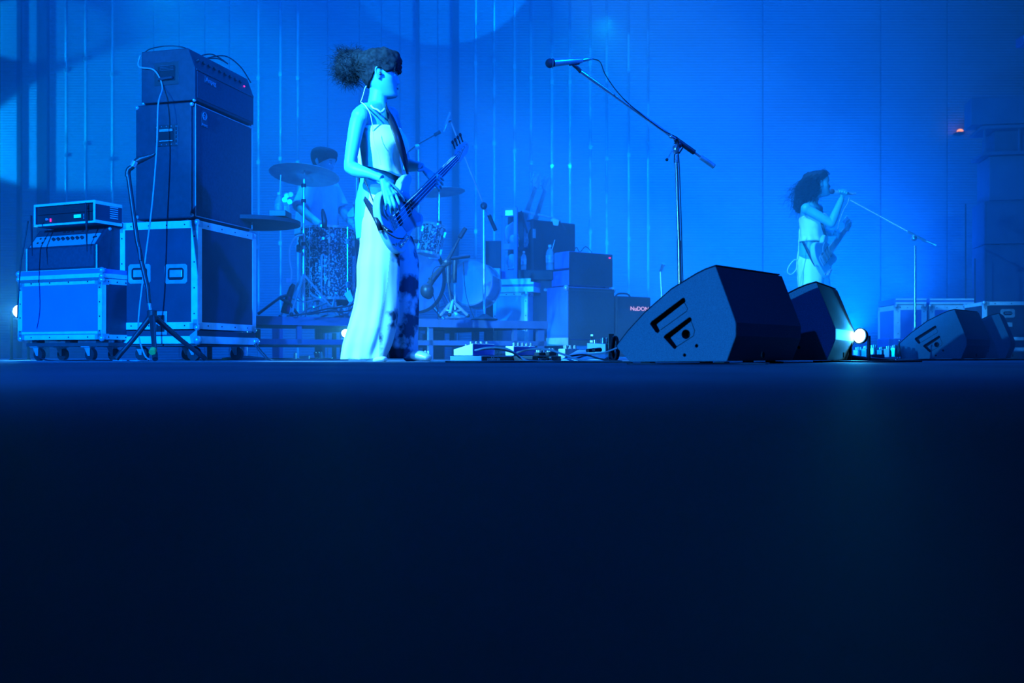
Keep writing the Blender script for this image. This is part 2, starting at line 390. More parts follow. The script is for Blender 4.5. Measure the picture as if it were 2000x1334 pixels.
def edge_case(p, M, W, D, z0, z1, e=.032, t=.003, panel=None, rails=None, balls=True, front=None):
    """flight case: body spans x -W..0, y 0..D; aluminium angles on all edges, ball corners"""
    panel = panel or M_PANEL
    MB(M).box(-W, 0, 0, D, z0, z1).build('body', panel, p, bevel=.002)
    if front: MB(M).box(-W + .01, -.01, -.001, .001, z0 + .01, z1 - .01).build('front_panel', front, p)
    a = MB(M)
    for z in ((z0, z0 + e), (z1 - e, z1)):
        a.box(-W + .02, -.02, -t, 0, *z); a.box(0, t, .02, D - .02, *z); a.box(-W - t, -W, .02, D - .02, *z); a.box(-W + .02, -.02, D, D + t, *z)
    a.box(-W + .02, -.02, -t, e, z1, z1 + t); a.box(-W + .02, -.02, D - e, D + t, z1, z1 + t)
    a.box(-W - t, -W + e, .02, D - .02, z1, z1 + t); a.box(-e, t, .02, D - .02, z1, z1 + t)
    for x in ((-W - t, -W + e), (-e, t)):
        for y in ((-t, 0), (D, D + t)): a.box(x[0], x[1], y[0], y[1], z0 + .02, z1 - .02)
    for y in ((-t, e), (D - e, D + t)):
        for x in ((-W - t, -W), (0, t)): a.box(x[0], x[1], y[0], y[1], z0 + .02, z1 - .02)
    rv = []
    a.build('edge_angle', rails or M_ALU, p, bevel=.001)
    if balls:
        b = MB(M)
        for x, sx in ((-W, -1), (0, 1)):
            for y, sy in ((0, -1), (D, 1)):
                for z, sz in ((z0, -1), (z1, 1)):
                    b.mark(); b.ball((x - sx * .008, y - sy * .008, z - sz * .008), .02, n=12)
                    b.box(min(x, x - sx * .052), max(x, x - sx * .052), min(y + sy * t * 1.5, y), max(y + sy * t * 1.5, y), min(z, z - sz * .035), max(z, z - sz * .035))
                    b.box(min(x, x - sx * .03), max(x, x - sx * .03), min(y + sy * t * 1.5, y), max(y + sy * t * 1.5, y), min(z, z - sz * .058), max(z, z - sz * .058))
                    b.box(min(x, x + sx * t * 1.5), max(x, x + sx * t * 1.5), min(y, y - sy * .052), max(y, y - sy * .052), min(z, z - sz * .035), max(z, z - sz * .035))
        b.build('ball_corner', M_STEEL, p, smooth='auto')
    r = MB(M)
    for k in range(4):
        x = -W * (k + .7) / 4.4
        rivets(r, [(x, -t, z0 + e / 2), (x, -t, z1 - e / 2)], '-y', .005)
        y = D * (k + .7) / 4.4
        rivets(r, [(t, y, z0 + e / 2), (t, y, z1 - e / 2)], 'x', .005)
        z = z0 + (z1 - z0) * (k + .6) / 4.2
        rivets(r, [(-e / 2, -t, z), (-W + e / 2, -t, z)], '-y', .005)
    r.build('rivet', M_PLAST, p)['kind'] = 'stuff'

def dish_handle(p, M, x, z, w=.15, h=.11, y=0.0, face='front'):
    """recessed spring handle on the face y=0 (front) or x=0 (side)"""
    F_ = M @ (tr(x, y, z) if face == 'front' else tr(0, x, z) @ rot(90))
    pts = lambda a, b: [(-a + .012, -b), (a - .012, -b), (a, -b + .012), (a, b - .012), (a - .012, b), (-a + .012, b), (-a, b - .012), (-a, -b + .012)]
    pl = MB(F_); o, i = pts(w / 2, h / 2), pts(w / 2 - .022, h / 2 - .022)
    n = 8
    pl.add([(u, -.004, v) for u, v in o] + [(u, -.004, v) for u, v in i] + [(u, 0, v) for u, v in o],
           [(k, (k + 1) % n, n + (k + 1) % n, n + k) for k in range(n)] + [(k, 2 * n + k, 2 * n + (k + 1) % n, (k + 1) % n) for k in range(n)])
    rivets(pl, [(sx * (w / 2 - .011), -.004, sz * (h / 2 - .011)) for sx in (-1, 1) for sz in (-1, 1)], '-y', .004, .002)
    hp = pl.build('handle', M_STEEL, p, solid=.001)
    MB(F_).box(-w / 2 + .022, w / 2 - .022, -.0015, -.0005, -h / 2 + .022, h / 2 - .022).build('dish', M_HOLE, hp)
    g = MB(F_).box(-w / 2 + .038, w / 2 - .03, -.012, -.003, -h / 2 + .038, h / 2 - .035)
    g.build('grip', M_STEEL, hp, bevel=.003)

def latch(p, M, x, z, s=.05):
    F_ = M @ tr(x, 0, z); l = MB(F_); l.box(-s * .9, s * .9, -.004, 0, -s * 1.5, s * 1.5)
    la = l.build('latch', M_STEEL, p, bevel=.004)
    MB(F_).box(-s * .6, s * .6, -.006, -.0035, -s * 1.1, s * 1.0).build('dish', M_HOLE, la)
    b = MB(F_); b.cyl((0, -.012, 0), (0, -.004, 0), s * .35, 14); b.box(-s * .5, s * .5, -.015, -.011, -.006, .006); b.build('turn_key', M_STEEL, la)

# ---- big black flight case
D0 = 6.0
cc = Corner(386, D0, 15)
W1, W2 = cc.wl(233), cc.wr(499)
big = thing('flight_case', (cc.M @ V((-W1 / 2, W2 / 2, 0))), 'tall black flight case with bright aluminium edges under the bass cabinet', 'flight case')
zt, zb = cc.h(431), cc.h(671)
edge_case(big, cc.M, W1, W2, zb + .088, zt, e=.042)
zs = cc.h(645)
edge_case_base = MB(cc.M); edge_case_base.box(-W1, 0, 0, W2, zb, zb + .08)
bs = edge_case_base.build('base_tray', M_PANEL, big)
a = MB(cc.M); a.box(-W1 - .003, .004, -.004, 0, zb, zb + .045); a.box(0, .004, 0, W2, zb, zb + .045); a.build('edge_angle', M_ALU, bs)
b = MB(cc.M)
for x in (-W1, 0):
    b.mark(); b.ball((x, 0, zb + .02), .028, n=12); b.prism([(x - .04, zb), (x + .04 if x < -.1 else x, zb), (x + (.05 if x < -.1 else 0), zb + .05), (x, zb + .085), (x - (.05 if x > -.1 else 0), zb + .05)], -.007, -.003, 'xz')
b.mark(); b.ball((0, W2, zb + .02), .028, n=12)
b.build('ball_corner', M_STEEL, bs, smooth='auto')
for px in (273, 344):
    u, z = cc.uz(px, 535); dish_handle(big, cc.M, u, z, .155, .118)
u, z = cc.uz(314, 631); latch(big, cc.M, u, z, .048)
for x in (-W1 + .08, -.1):
    for y in (.09, W2 - .1): castor(big, x, y, .042, cc.M)
pl_ = MB(cc.M).box(-W1 + .01, -.01, .01, W2 - .01, zb - .014, zb).build('caster_board', M_WOOD, big)

# ---- bass cabinet on it
cb = Corner(379, D0 + .01, 15, zt + .006)
Wc1, Wc2 = cb.wl(265), cb.wr(494)
zc = cb.h(198)
cab = thing('bass_cabinet', (cb.M @ V((-Wc1 / 2, Wc2 / 2, 0))), 'black vinyl bass speaker cabinet with piped grille standing on the tall flight case', 'speaker cabinet')
MB(cb.M).box(-Wc1, -.02, 0, Wc2, .014, zc).build('cabinet_box', M_VINYL, cab, bevel=.008)
MB(cb.M).box(-.02, .0, .018, Wc2 - .018, .03, zc - .016).build('grille', M_GRILLE, cab)
t = MB(cb.M); q = [(.001, .014, .026), (.001, Wc2 - .014, .026), (.001, Wc2 - .014, zc - .012), (.001, .014, zc - .012)]
for i in range(4): t.cyl(q[i], q[(i + 1) % 4], .0035, 8)
t.build('piping', M_CABLEL, cab)
lp = MB(cb.M); yb = cb.vz(398, 235)[0]; zl = cb.vz(398, 232)[1]
arch = [(yb - .03, zl - .05), (yb + .03, zl - .05), (yb + .03, zl + .02)] + [(yb + .03 * math.cos(k * math.pi / 8), zl + .02 + .03 * math.sin(k * math.pi / 8)) for k in range(1, 8)] + [(yb - .03, zl + .02)]
lp.prism(arch, .001, .006, 'yz'); bd = lp.build('logo_badge', M_PLATE, cab, label='arched silver maker badge')
FR = cb.M @ tr(.0065, yb, zl) @ rot(90) @ rot(90, 'X')
text('a', .07, FR @ tr(0, .012, 0), M_TXT, 'emblem', bd)
rg = MB(FR); rg.tube([(.021 * math.cos(k * .35), .016 + .021 * math.sin(k * .35), .001) for k in range(19)], .0022, 6); rg.build('emblem_ring', M_TXT, bd)
text('Ampeg', .021, FR @ tr(0, -.038, 0), M_TXT, 'lettering', bd)
b = MB(cb.M)
for x in (-Wc1 + .01, -.016):
    for z in (.03, zc - .015): b.mark(); b.ball((x, .002, z), .013, n=10); b.mark(); b.ball((x, Wc2, z), .013, n=10)
b.build('corner_cap', M_STEEL, cab, smooth=True)
f = MB(cb.M)
for x in (-Wc1 + .05, -.07):
    for y in (.05, Wc2 - .05): f.mark(); f.cyl((x, y, 0), (x, y, .015), .018, 12)
f.build('rubber_foot', M_RUB, cab)
ux, uzz = cb.uz(326, 265)
hp = MB(cb.M); hp.box(ux - .078, ux + .078, -.004, 0, uzz - .065, uzz + .065)
hpo = hp.build('side_handle', M_PLAST, cab, bevel=.006)
MB(cb.M).box(ux - .05, ux + .05, -.006, -.0035, uzz - .042, uzz + .042).build('dish', M_HOLE, hpo)
g = MB(cb.M)
for zz in (.034, .026, -.034): g.mark(); g.box(ux - .045, ux + .045, -.013, -.007, uzz + zz - .003, uzz + zz + .003)
g.build('grip', M_STEEL, hpo)
r = MB(cb.M)
for k in range(5):
    for s in (-1, 1): r.mark(); rivets(r, [(ux - .068 + k * .034, -.004, uzz + s * .055)], '-y', .0035, .003); r.mark(); rivets(r, [(ux + s * .068, -.004, uzz - .05 + k * .025)], '-y', .0035, .003)
r.build('handle_screw', M_CHROME, hpo)

# ---- amp head on the cabinet
ch = Corner(381, D0 + .02, 15, cb.z + zc)
Wh1, Wh2 = ch.wl(276), ch.wr(495.5)
zh = ch.h(92)
head = thing('bass_amp_head', (ch.M @ V((-Wh1 / 2, Wh2 / 2, 0))), 'black bass amplifier head with sloping control panel on top of the cabinet', 'amplifier')
prof = [(-Wh1, .012), (0, .012), (0, zh * .63), (-.045, zh - .004), (-.055, zh), (-Wh1, zh)]
MB(ch.M).prism(prof, .0, Wh2, 'xz').build('cabinet_box', M_VINYL, head, bevel=.006)
MB(ch.M).box(-.01, .004, .02, Wh2 - .02, .03, zh * .58).build('grille', M_GRILLE, head)
MB(ch.M).box(-.005, .006, .012, Wh2 - .012, zh * .595, zh * .625).build('trim_strip', M_PLATE, head)
yb, zl = ch.vz(410, 160)
FR = ch.M @ tr(.005, yb, zl) @ rot(90) @ rot(90, 'X')
npb = MB(FR).box(-.065, .065, -.022, .022, -.001, .002).build('nameplate', M_PLATE, head, bevel=.001)
text('Ampeg', .04, FR @ tr(0, 0, .0025), M_TXT, 'lettering', npb)
k_ = MB(ch.M)
sl = V((-.045, 0, zh - .004)) - V((0, 0, zh * .63)); nrm = V((sl.z, 0, -sl.x)).normalized()
for k in range(9):
    p0 = V((0, .06 + k * (Wh2 - .14) / 9, zh * .63)) + sl * .5; k_.mark(); k_.cyl(p0, p0 + nrm * .014, .011, 12)
k_.build('control_knob', M_PLAST, head)
p0 = V((0, Wh2 - .1, zh * .63)) + sl * .35
MB(ch.M).cyl(p0, p0 + nrm * .006, .006, 10).build('power_lamp', M_LED_R, head, label='small red power lamp')
ux, uzz = ch.uz(326, 144)
hpo = MB(ch.M).box(ux - .085, ux + .085, -.003, 0, uzz - .07, uzz + .07).build('side_handle', M_PLAST, head, bevel=.012)
MB(ch.M).box(ux - .06, ux + .06, -.005, -.0025, uzz - .045, uzz + .045).build('dish', M_HOLE, hpo, bevel=.008)
g = MB(ch.M)
for k in range(4): g.mark(); g.box(ux - .045, ux + .05, -.008, -.004, uzz + .018 + k * .009, uzz + .022 + k * .009)
g.mark(); g.cyl((ux - .05, -.018, uzz - .035), (ux + .05, -.018, uzz - .03), .008, 8)
g.build('grip', M_PLATE, hpo)
b = MB(ch.M)
for y in (.01, Wh2 - .01):
    for x in (-Wh1 + .01, -.012): b.mark(); b.ball((x, y, .014), .012, n=10); b.ball((x, y, .026), .009, n=10)
b.build('corner_cap', M_STEEL, head, smooth=True)
f = MB(ch.M)
for x in (-Wh1 + .05, -.06):
    for y in (.06, Wh2 - .06): f.mark(); f.cyl((x, y, 0), (x, y, .013), .016, 12)
f.build('rubber_foot', M_RUB, head)

def cable(pts, r, label, m=None, name='cable', n=7, group=None, cat='cable', seg=8):
    o = MB().tube(cr(pts, seg), r, n).build(name, m or M_CABLE, None, smooth=True)
    return tag(o, label, cat, group)
# cables over the head and down its side
T = lambda x, y, z: ch.M @ V((x, y, z))
cable([T(-Wh1 - .004, .03, zh * .75), T(-Wh1 + .01, .03, zh + .01), T(-Wh1 * .6, .02, zh + .03), T(-Wh1 * .3, .05, zh + .022), T(-.1, .12, zh + .006), T(-.09, .22, zh + .006)], .0035,
      'thin black cable arching over the top of the bass amplifier head')
cable([T(-.12, .2, zh + .006), T(-.07, .3, zh + .05), T(-.03, .42, zh + .02), T(-.05, .33, zh + .03), T(-.09, .25, zh + .008), T(-.03, .38, zh + .06), T(.0, .52, zh + .03), T(-.01, Wh2 - .02, zh - .035)], .004,
      'looped black cable lying over the front edge of the amplifier head')
cable([T(-Wh1 - .006, -.0, zh - .02), T(-Wh1 - .008, -.012, zh * .72), T(-Wh1 * .72, -.018, zh * .62), T(-Wh1 * .3 - .1, -.02, zh * .3), at(309, 205, 5.93), at(306, 290, 5.9), at(297, 400, 5.88), at(281, 530, 5.82),
       at(270, 640, 5.8), at(281, 690, 5.75), at(292, 702.5, 5.7)], .0048, 'pale grey cable hanging from the amplifier head down to the floor', M_CABLEL)

# ---- small case, amp head and rack on the far left
cs = Corner(199, 5.95, 24)
Ws1 = cs.wl(37); Ws2 = .3
sc_ = thing('flight_case', cs.M @ V((-Ws1 / 2, Ws2 / 2, 0)), 'low blue-fronted flight case on a wheeled board at far left', 'flight case')
zb, zt2 = cs.h(663), cs.h(524); zl = cs.h(543)
edge_case(sc_, cs.M, Ws1, Ws2, zb, zl - .003, e=.03, front=M_PANELB)
lid = MB(cs.M).box(-Ws1, 0, 0, Ws2, zl + .004, zt2).build('lid', M_PANELB, sc_, bevel=.003)
a = MB(cs.M); a.box(-Ws1, .003, -.004, 0, zl + .004, zl + .03); a.box(-Ws1, 0.003, -.003, .03, zt2, zt2 + .003); a.box(0, .004, 0, Ws2, zl + .004, zl + .03); a.build('edge_angle', M_ALU, lid)
b = MB(cs.M)
for x in (-Ws1, 0): b.mark(); b.ball((x, 0, zt2 - .012), .02, n=10); b.mark(); b.ball((x, 0, zl + .012), .018, n=10)
b.build('ball_corner', M_STEEL, lid, smooth=True)
MB(cs.M).box(-Ws1 + .01, -.01, -.008, -.003, zl - .012, zl + .006).build('lid_groove', M_CHROME, sc_, label='bright polished groove below the lid')
MB(cs.M).box(-Ws1 + .03, -.03, -.006, 0, zb + .035, zb + .05).build('tray_rail', M_ALU, sc_)
MB(cs.M).box(-Ws1 + .03, .02, .03, Ws2, zb - .04, zb - .018).build('caster_board', M_WOOD, sc_)
f = MB(cs.M)
for x in (-Ws1 + .1, -Ws1 * .45, -.06): f.mark(); f.box(x - .02, x + .02, .03, .09, zb - .02, zb)
f.build('runner', M_PLAST, sc_)
for x in (-Ws1 + .09, -.17):
    for y in (.06, Ws2 - .06): castor(sc_, x, y, .037, cs.M)

ca = Corner(189, 5.97, 24, zt2 + .003)
Wa1 = ca.wl(53); Wa2 = .28; za = ca.h(437)
ah = thing('amplifier_head', ca.M @ V((-Wa1 / 2, Wa2 / 2, 0)), 'amplifier head with silver knob panel and dark grille on the low blue case', 'amplifier')
prof = [(0, 0), (0, za * .53), (.09, za - .004), (.1, za), (Wa2, za), (Wa2, 0)]
MB(ca.M).prism(prof, -Wa1, 0, 'yz').build('cabinet_box', M_VINYL, ah, bevel=.005)
MB(ca.M).box(-Wa1 + .02, -.02, -.004, .005, .012, za * .5).build('grille', M_GRILLE, ah)
sl = V((0, .09, za * .47 - .004)); su = sl.normalized(); nr = V((0, -su.z, su.y))
PM = ca.M @ frame(V((0, 0, za * .53)) + nr * .001, V((1, 0, 0)), su, -nr * -1)
MB(PM).box(-Wa1 + .02, -.02, .005, sl.length * .62, 0, .003).build('control_panel', M_SILVER, ah, label='pale silver control panel')
MB(PM).box(-Wa1 + .02, -.02, sl.length * .66, sl.length - .006, 0, .003).build('upper_panel', M_PLATE, ah)
for k in range(7):
    u = -Wa1 * .66 + k * Wa1 * .068
    MB(PM).cyl((u, sl.length * .38, .003), (u, sl.length * .38, .018), .0105, 14, .009).build('control_knob', M_PLAST, ah)
j = MB(PM)
for (u, w) in ((.12, .25), (.12, .5), (.19, .25), (.19, .5), (.9, .4), (.93, .42)): j.mark(); j.cyl((-Wa1 + Wa1 * u, sl.length * w, .003), (-Wa1 + Wa1 * u, sl.length * w, .006), .007, 10)
for k in range(5): j.mark(); j.box(-Wa1 * .6 + k * .035 + (.05 if k > 2 else 0), -Wa1 * .6 + .02 + k * .035 + (.05 if k > 2 else 0), sl.length * .76, sl.length * .82, .003, .006)
j.build('input_jack', M_HOLE, ah)
t = MB(ca.M)
for x in (-Wa1 - .001, .001): t.box(x - .004, x + .004, -.004, 0, .0, za * .53)
t.build('edge_trim', M_ALU, ah)
MB(ca.M).ball((.0, .1, za * .93), .012, n=10).build('corner_cap', M_STEEL, ah, smooth=True)

ck = Corner(186, 5.93, 24, ca.z + za + .002)
Wk1 = ck.wl(67); Wk2 = ck.wr(238); zk = ck.h(391)
rk = thing('rack_case', ck.M @ V((-Wk1 / 2, Wk2 / 2, 0)), 'shallow rack case of wireless receivers on the silver-panel amplifier head', 'rack case')
s_ = MB(ck.M)
s_.box(-Wk1, 0, .0, Wk2, zk - .012, zk); s_.box(-Wk1, 0, 0, Wk2, 0, .012); s_.box(-Wk1, -Wk1 + .012, 0, Wk2, .012, zk - .012); s_.box(-.012, 0, 0, Wk2, .012, zk - .012)
s_.box(-Wk1 + .012, -.012, Wk2 - .01, Wk2, .012, zk - .012)
s_.build('shell', M_PANEL, rk)
a = MB(ck.M); e = .012
a.box(-Wk1, 0, -.004, 0, zk - e, zk + .002); a.box(-Wk1, 0, -.004, 0, 0, e); a.box(-Wk1, -Wk1 + e, -.004, 0, e, zk - e); a.box(-e, .002, -.004, 0, e, zk - e)
a.box(0, .002, 0, Wk2, zk - .02, zk); a.box(0, .002, 0, Wk2, 0, .018)
a.build('edge_angle', M_ALU, rk)
for i, (z0, z1) in enumerate(((.014, zk * .52), (zk * .54, zk - .014))):
    un = MB(ck.M).box(-Wk1 + .014, -.014, .01, Wk2 * .7, z0, z1).build('rack_unit', M_PLAST, rk, bevel=.002)
    zc_ = (z0 + z1) / 2
    if i == 0:
        MB(ck.M).box(-Wk1 * .36, -Wk1 * .25, .007, .01, zc_ - .004, zc_ + .016).build('display', M_LED_G, un, label='glowing green display')
        MB(ck.M).box(-Wk1 * .755, -Wk1 * .735, .006, .01, zc_ - .016, zc_ + .004).build('meter_lamp', M_LED_R, un, label='red level lamp')
        d_ = MB(ck.M)
        for k in range(4): d_.mark(); d_.cyl((-Wk1 * .2, .006, zc_ - .01 + k * .008), (-Wk1 * .2, .01, zc_ - .01 + k * .008), .003, 8)
        d_.mark(); d_.cyl((-Wk1 * .8, .0, zc_), (-Wk1 * .8, .01, zc_), .008, 12)
        d_.build('button', M_SILVER, un)
    else:
        d_ = MB(ck.M); d_.mark(); d_.box(-Wk1 * .5, -Wk1 * .3, .008, .01, zc_ - .002, zc_); d_.mark(); d_.cyl((-Wk1 * .14, 0, zc_), (-Wk1 * .14, .01, zc_), .01, 12); d_.build('button', M_PLATE, un)
lv = MB(ck.M)
for k in range(6): lv.box(.0, .002, Wk2 * .55, Wk2 * .85, zk * .3 + k * .013, zk * .3 + k * .013 + .005)
lv.build('vent_slot', M_ALU, rk)
for px0, y0, y1, lb in ((61, 421, 500, 'black strap hanging at the left end of the rack case'), (168, 396, 492, 'black strap hanging from the rack case over the silver knob panel')):
    tag(MB().tube([at(px0, y0, 5.935 if px0 > 100 else 5.98), at(px0 + 1, (y0 + y1) / 2, 5.935 if px0 > 100 else 5.97), at(px0 + 2, y1, 5.94 if px0 > 100 else 5.96)], [.011, .011, .004], 8, flat=.4).build('strap', M_CABLE), lb, 'strap')
cable([at(55, 432, 6.0), at(45, 490, 5.97), at(40, 520, 5.95), at(36, 580, 5.92), at(34, 620, 5.95)], .004, 'thin black cable dropping down the left end of the low blue case')

# ---- short microphone stand in front of the big case
def tripod(p, base, hub_h, feet, M_=None, rl=.011):
    hb = MB().cyl(base + V((0, 0, hub_h - .03)), base + V((0, 0, hub_h + .025)), .026, 16).build('leg_hub', M_PLAST, p, bevel=.004)
    for q in feet:
        q = V(q); top = base + V((0, 0, hub_h)); o = MB().tube([top, top.lerp(q, .55), q + V((0, 0, .012))], [rl * 1.3, rl, rl], 10).build('leg', M_ or M_PLAST, p, smooth='auto')
        dd = (q - top).normalized(); MB().tube([q - dd * .05 + V((0, 0, .012)), q + V((0, 0, .012))], [.014, .014], 10).build('rubber_foot', M_RUB, o)
sd = 5.35
ms = thing('microphone_stand', at(297, 702, sd) * 1, 'short black microphone stand with bent neck in front of the tall flight case', 'microphone stand')
base = V((gx(297, sd), sd, 0))
tripod(ms, base, gz(615, sd), [(gx(234, 5.3), 5.25, 0), (gx(299, 5.05), 5.08, 0), (gx(388, 5.5), 5.62, 0)], rl=.013)
MB().tube([V((gx(297, sd), sd, gz(625, sd))), at(291, 590, sd), at(275, 498, sd)], .008, 10).build('pole', M_CHROME, ms, smooth='auto', label='bright lower pole')
MB().tube([at(276, 505, sd), at(268, 470, sd), at(251, 345, sd), at(249, 336, sd)], [.012, .0125, .0125, .014], 12).build('pole', M_PLAST, ms, smooth='auto')
MB().tube([at(291, 592, sd), at(288, 560, sd), at(275, 505, sd)], .0125, 10).build('pole_sleeve', M_PLAST, ms, smooth='auto')
MB().tube(cr([at(249, 345, sd), at(251, 332, sd), at(258, 326, sd), at(266, 317, sd)], 4), .014, 10).build('neck_joint', M_PLAST, ms, smooth='auto')
MB().cyl(at(259, 325, sd - .02), at(264, 315, sd - .02), .017, 14).build('clutch_ring', M_CHROME, ms)
MB().tube(cr([at(264, 318, sd), at(275, 311, sd), at(284, 308, sd), at(298, 303, sd), at(303, 299, sd)], 4), [.016, .02, .016, .009, .006], 12).build('clip', M_PLAST, ms, smooth='auto')
MB().tube([at(274, 508, sd - .02), at(271, 483, sd - .02)], .004, 6).build('clamp_lever', M_CHROME, ms)
bz = V((gx(297, 5.08), 5.08, .045)); MB().cyl(bz, bz + V((.0, .02, .016)), .017, 12).build('tape_band', M_YEL, ms, label='yellow tape band on the front foot')
# ================================================================== DRUM RISER
RA = math.radians(28); rc, rs = math.cos(RA), math.sin(RA)
RM = frame((gx(505, 7.0), 7.0, 0), (rc, rs, 0), (-rs, rc, 0), (0, 0, 1))
def ru(px, y=0):          # local x on the riser front for a pixel column
    t = (px - CX) / F; x0, d = gx(505, 7.0) - rs * y, 7.0 + rc * y
    return (t * d - x0) / (rc - t * rs)
RL = ru(1068); RH = gz(617, 7.0)
rp = thing('drum_riser', RM @ V((RL / 2, 1.2, 0)), 'low grey drum riser of square-section frame holding the drum kit', 'riser')
MB(RM).box(-.35, RL, 0, 2.4, RH - .022, RH).build('deck_board', M_DECK, rp)
MB(RM).box(-.35, RL, -.02, .02, RH - .062, RH - .001).build('front_beam', M_DECK, rp)
zz = gz(662, 7.0)
for y in (0, 1.2, 2.38):
    MB(RM).box(-.35, RL, y, y + .03, zz - .038, zz).build('lower_beam', M_DECK, rp)
for x in (-.34, RL - .06, RL / 2):
    MB(RM).box(x, x + .05, .02, 2.38, RH - .06, RH - .023).build('cross_beam', M_DECK, rp)
for px in (478, 585, 842, 1007, 1057):
    for y in (0, 1.2, 2.36):
        x = ru(px); w = .025 if px != 1057 else .045
        MB(RM).box(x - w / 1.5, x + w / 1.5, y, y + .04, 0 if px in (478, 842, 1057) else zz - .03, RH - .06).build('post', M_DECK, rp)
def deck(px, d): return V((gx(px, d), d, RH))

# ================================================================== DRUMS
def hoop(mb, r, z, t=.006, h=.018): mb.lathe([(r - t, z), (r + t, z), (r + t, z + h), (r - t, z + h)], n=48, ring=True)
def drum(name, M, r, h, label, cat, shell, lugs=8, head=M_HEAD, hoopm=M_CHROME, legs=None, loc=None):
    """axis = local z, 0..h"""
    p = thing(name, loc or M.translation, label, cat)
    MB(M).lathe([(r - .008, .004), (r, .004), (r, h - .004), (r - .008, h - .004)], n=56, ring=True).build('shell', shell, p, smooth='auto')
    for z in (-.006, h - .012):
        m = MB(M); hoop(m, r + .006, z); m.build('hoop', hoopm, p, smooth='auto')
    for z in (0, h - .003): MB(M).lathe([(r, z), (r, z + .003)], n=56).build('drum_skin', head, p, smooth='auto')
    for k in range(lugs):
        a = 2 * math.pi * (k + .3) / lugs; m = MB(M @ Matrix.Rotation(a, 4, 'Z'))
        for z in (h * .2, h * .8): m.box(r, r + .016, -.009, .009, z - .022, z + .022)
        m.cyl((r + .011, 0, .0), (r + .011, 0, h), .003, 6)
        m.build('lug', hoopm, p)
    return p
# floor tom
ftc = deck(640, 7.65) + V((0, 0, gz(588, 7.65) - RH + .01))
ftr = gx(690, 7.65) - gx(640, 7.65) - .008
fth = gz(447, 7.65) - ftc.z
ft = drum('floor_tom', tr(ftc.x, ftc.y, ftc.z), ftr, fth, 'floor tom in glittering sparkle wrap on chrome legs', 'drum', M_SPARK, 8, loc=deck(640, 7.65))
for k in range(3):
    a = 2 * math.pi * k / 3 + .5; o = V((ftc.x + (ftr + .03) * math.cos(a), ftc.y + (ftr + .03) * math.sin(a), 0))
    l = MB().tube(cr([o + V((0, 0, ftc.z + fth * .6)), o + V((0, 0, RH + .1)), o + V((.02 * math.cos(a), .02 * math.sin(a), RH + .012))], 4), .006, 8).build('leg', M_CHROME, ft, smooth='auto')
    MB().ball(o + V((.02 * math.cos(a), .02 * math.sin(a), RH + .014)), .014, n=10).build('rubber_foot', M_RUB, l)
# bass drum, head turned toward the right front
bdc = at(806, 541, 7.75); YW = math.radians(43); bn = V((math.sin(YW), -math.cos(YW), 0))
BR = gz(471, 7.75) - bdc.z
bx = V((0, 0, 1)).cross(bn).normalized()
BM = frame(bdc - bn * .36, bx, bn.cross(bx), bn)
bdp = drum('bass_drum', BM, BR - .012, .40, 'bass drum with pale front head behind the bassist', 'drum', M_SPARK, 8, hoopm=M_PLAST, loc=V((bdc.x, bdc.y, RH)))
m = MB(BM)
for z in (-.012, .375): m.mark(); m.lathe([(BR - .014, z), (BR + .008, z), (BR + .008, z + .045), (BR - .014, z + .045)], n=56, ring=True)
m.build('wood_hoop', M_PLAST, bdp, smooth='auto')
m = MB(BM); m.lathe([(.0, .4), (.05, .4), (.05, .4035), (.0, .4035)], n=24, M=tr(-.12 if bx.x < 0 else .12, -.12, .001)); m.build('vent_port', M_HOLE, bdp)
for s in (-1, 1):
    q = bdc - bn * .2 + bx * s * BR * .8 + V((0, 0, -.1)); MB().tube([q, V((q.x, q.y, RH)) + bx * s * .1 + bn * .18 + V((0, 0, .01))], .009, 8).build('spur_leg', M_CHROME, bdp)
# rack tom
rtc = at(836, 498, 7.72)
RTM = tr(rtc.x, rtc.y, rtc.z) @ rot(12, 'Y') @ rot(-8, 'X')
rt = drum('rack_tom', RTM, .083, .235, 'small sparkle rack tom mounted above the bass drum', 'drum', M_SPARK, 6)
MB().tube([rtc + V((0, 0, .05)), bdc - bn * .2 + V((0, 0, BR - .02))], .011, 8).build('mount_arm', M_CHROME, rt)
# snare
snc = at(735, 470, 8.2); sn = drum('snare_drum', tr(snc.x, snc.y, snc.z), .18, .14, 'snare drum on its stand behind the bassist', 'drum', M_CHROME, 8, loc=deck(735, 8.2))
MB().tube([snc + V((0, 0, 0)), V((snc.x, snc.y, RH + .12))], .012, 8).build('stand_post', M_CHROME, sn)
for k in range(3):
    a = k * 2.1; e = V((math.cos(a), math.sin(a), 0)); MB().tube([V((snc.x, snc.y, RH + .25)), V((snc.x, snc.y, RH + .01)) + e * .24], .008, 8).build('leg', M_CHROME, sn)
    MB().tube([V((snc.x, snc.y, snc.z - .08)), snc + e * .19 + V((0, 0, .0))], .007, 8).build('basket_arm', M_CHROME, sn)
# pale drum lying on its side at the right of the kit
pdc = at(928, 556, 8.35); pn = V((-.35, -.93, .12)).normalized(); px_ = V((0, 0, 1)).cross(pn).normalized()
PM_ = frame(pdc - pn * .1, px_, pn.cross(px_), pn)
pd = drum('tom_drum', PM_, .185, .2, 'clear-shelled drum lying on its side at the right end of the riser', 'drum', M_ACRYL, 6, loc=V((pdc.x, pdc.y, RH)))

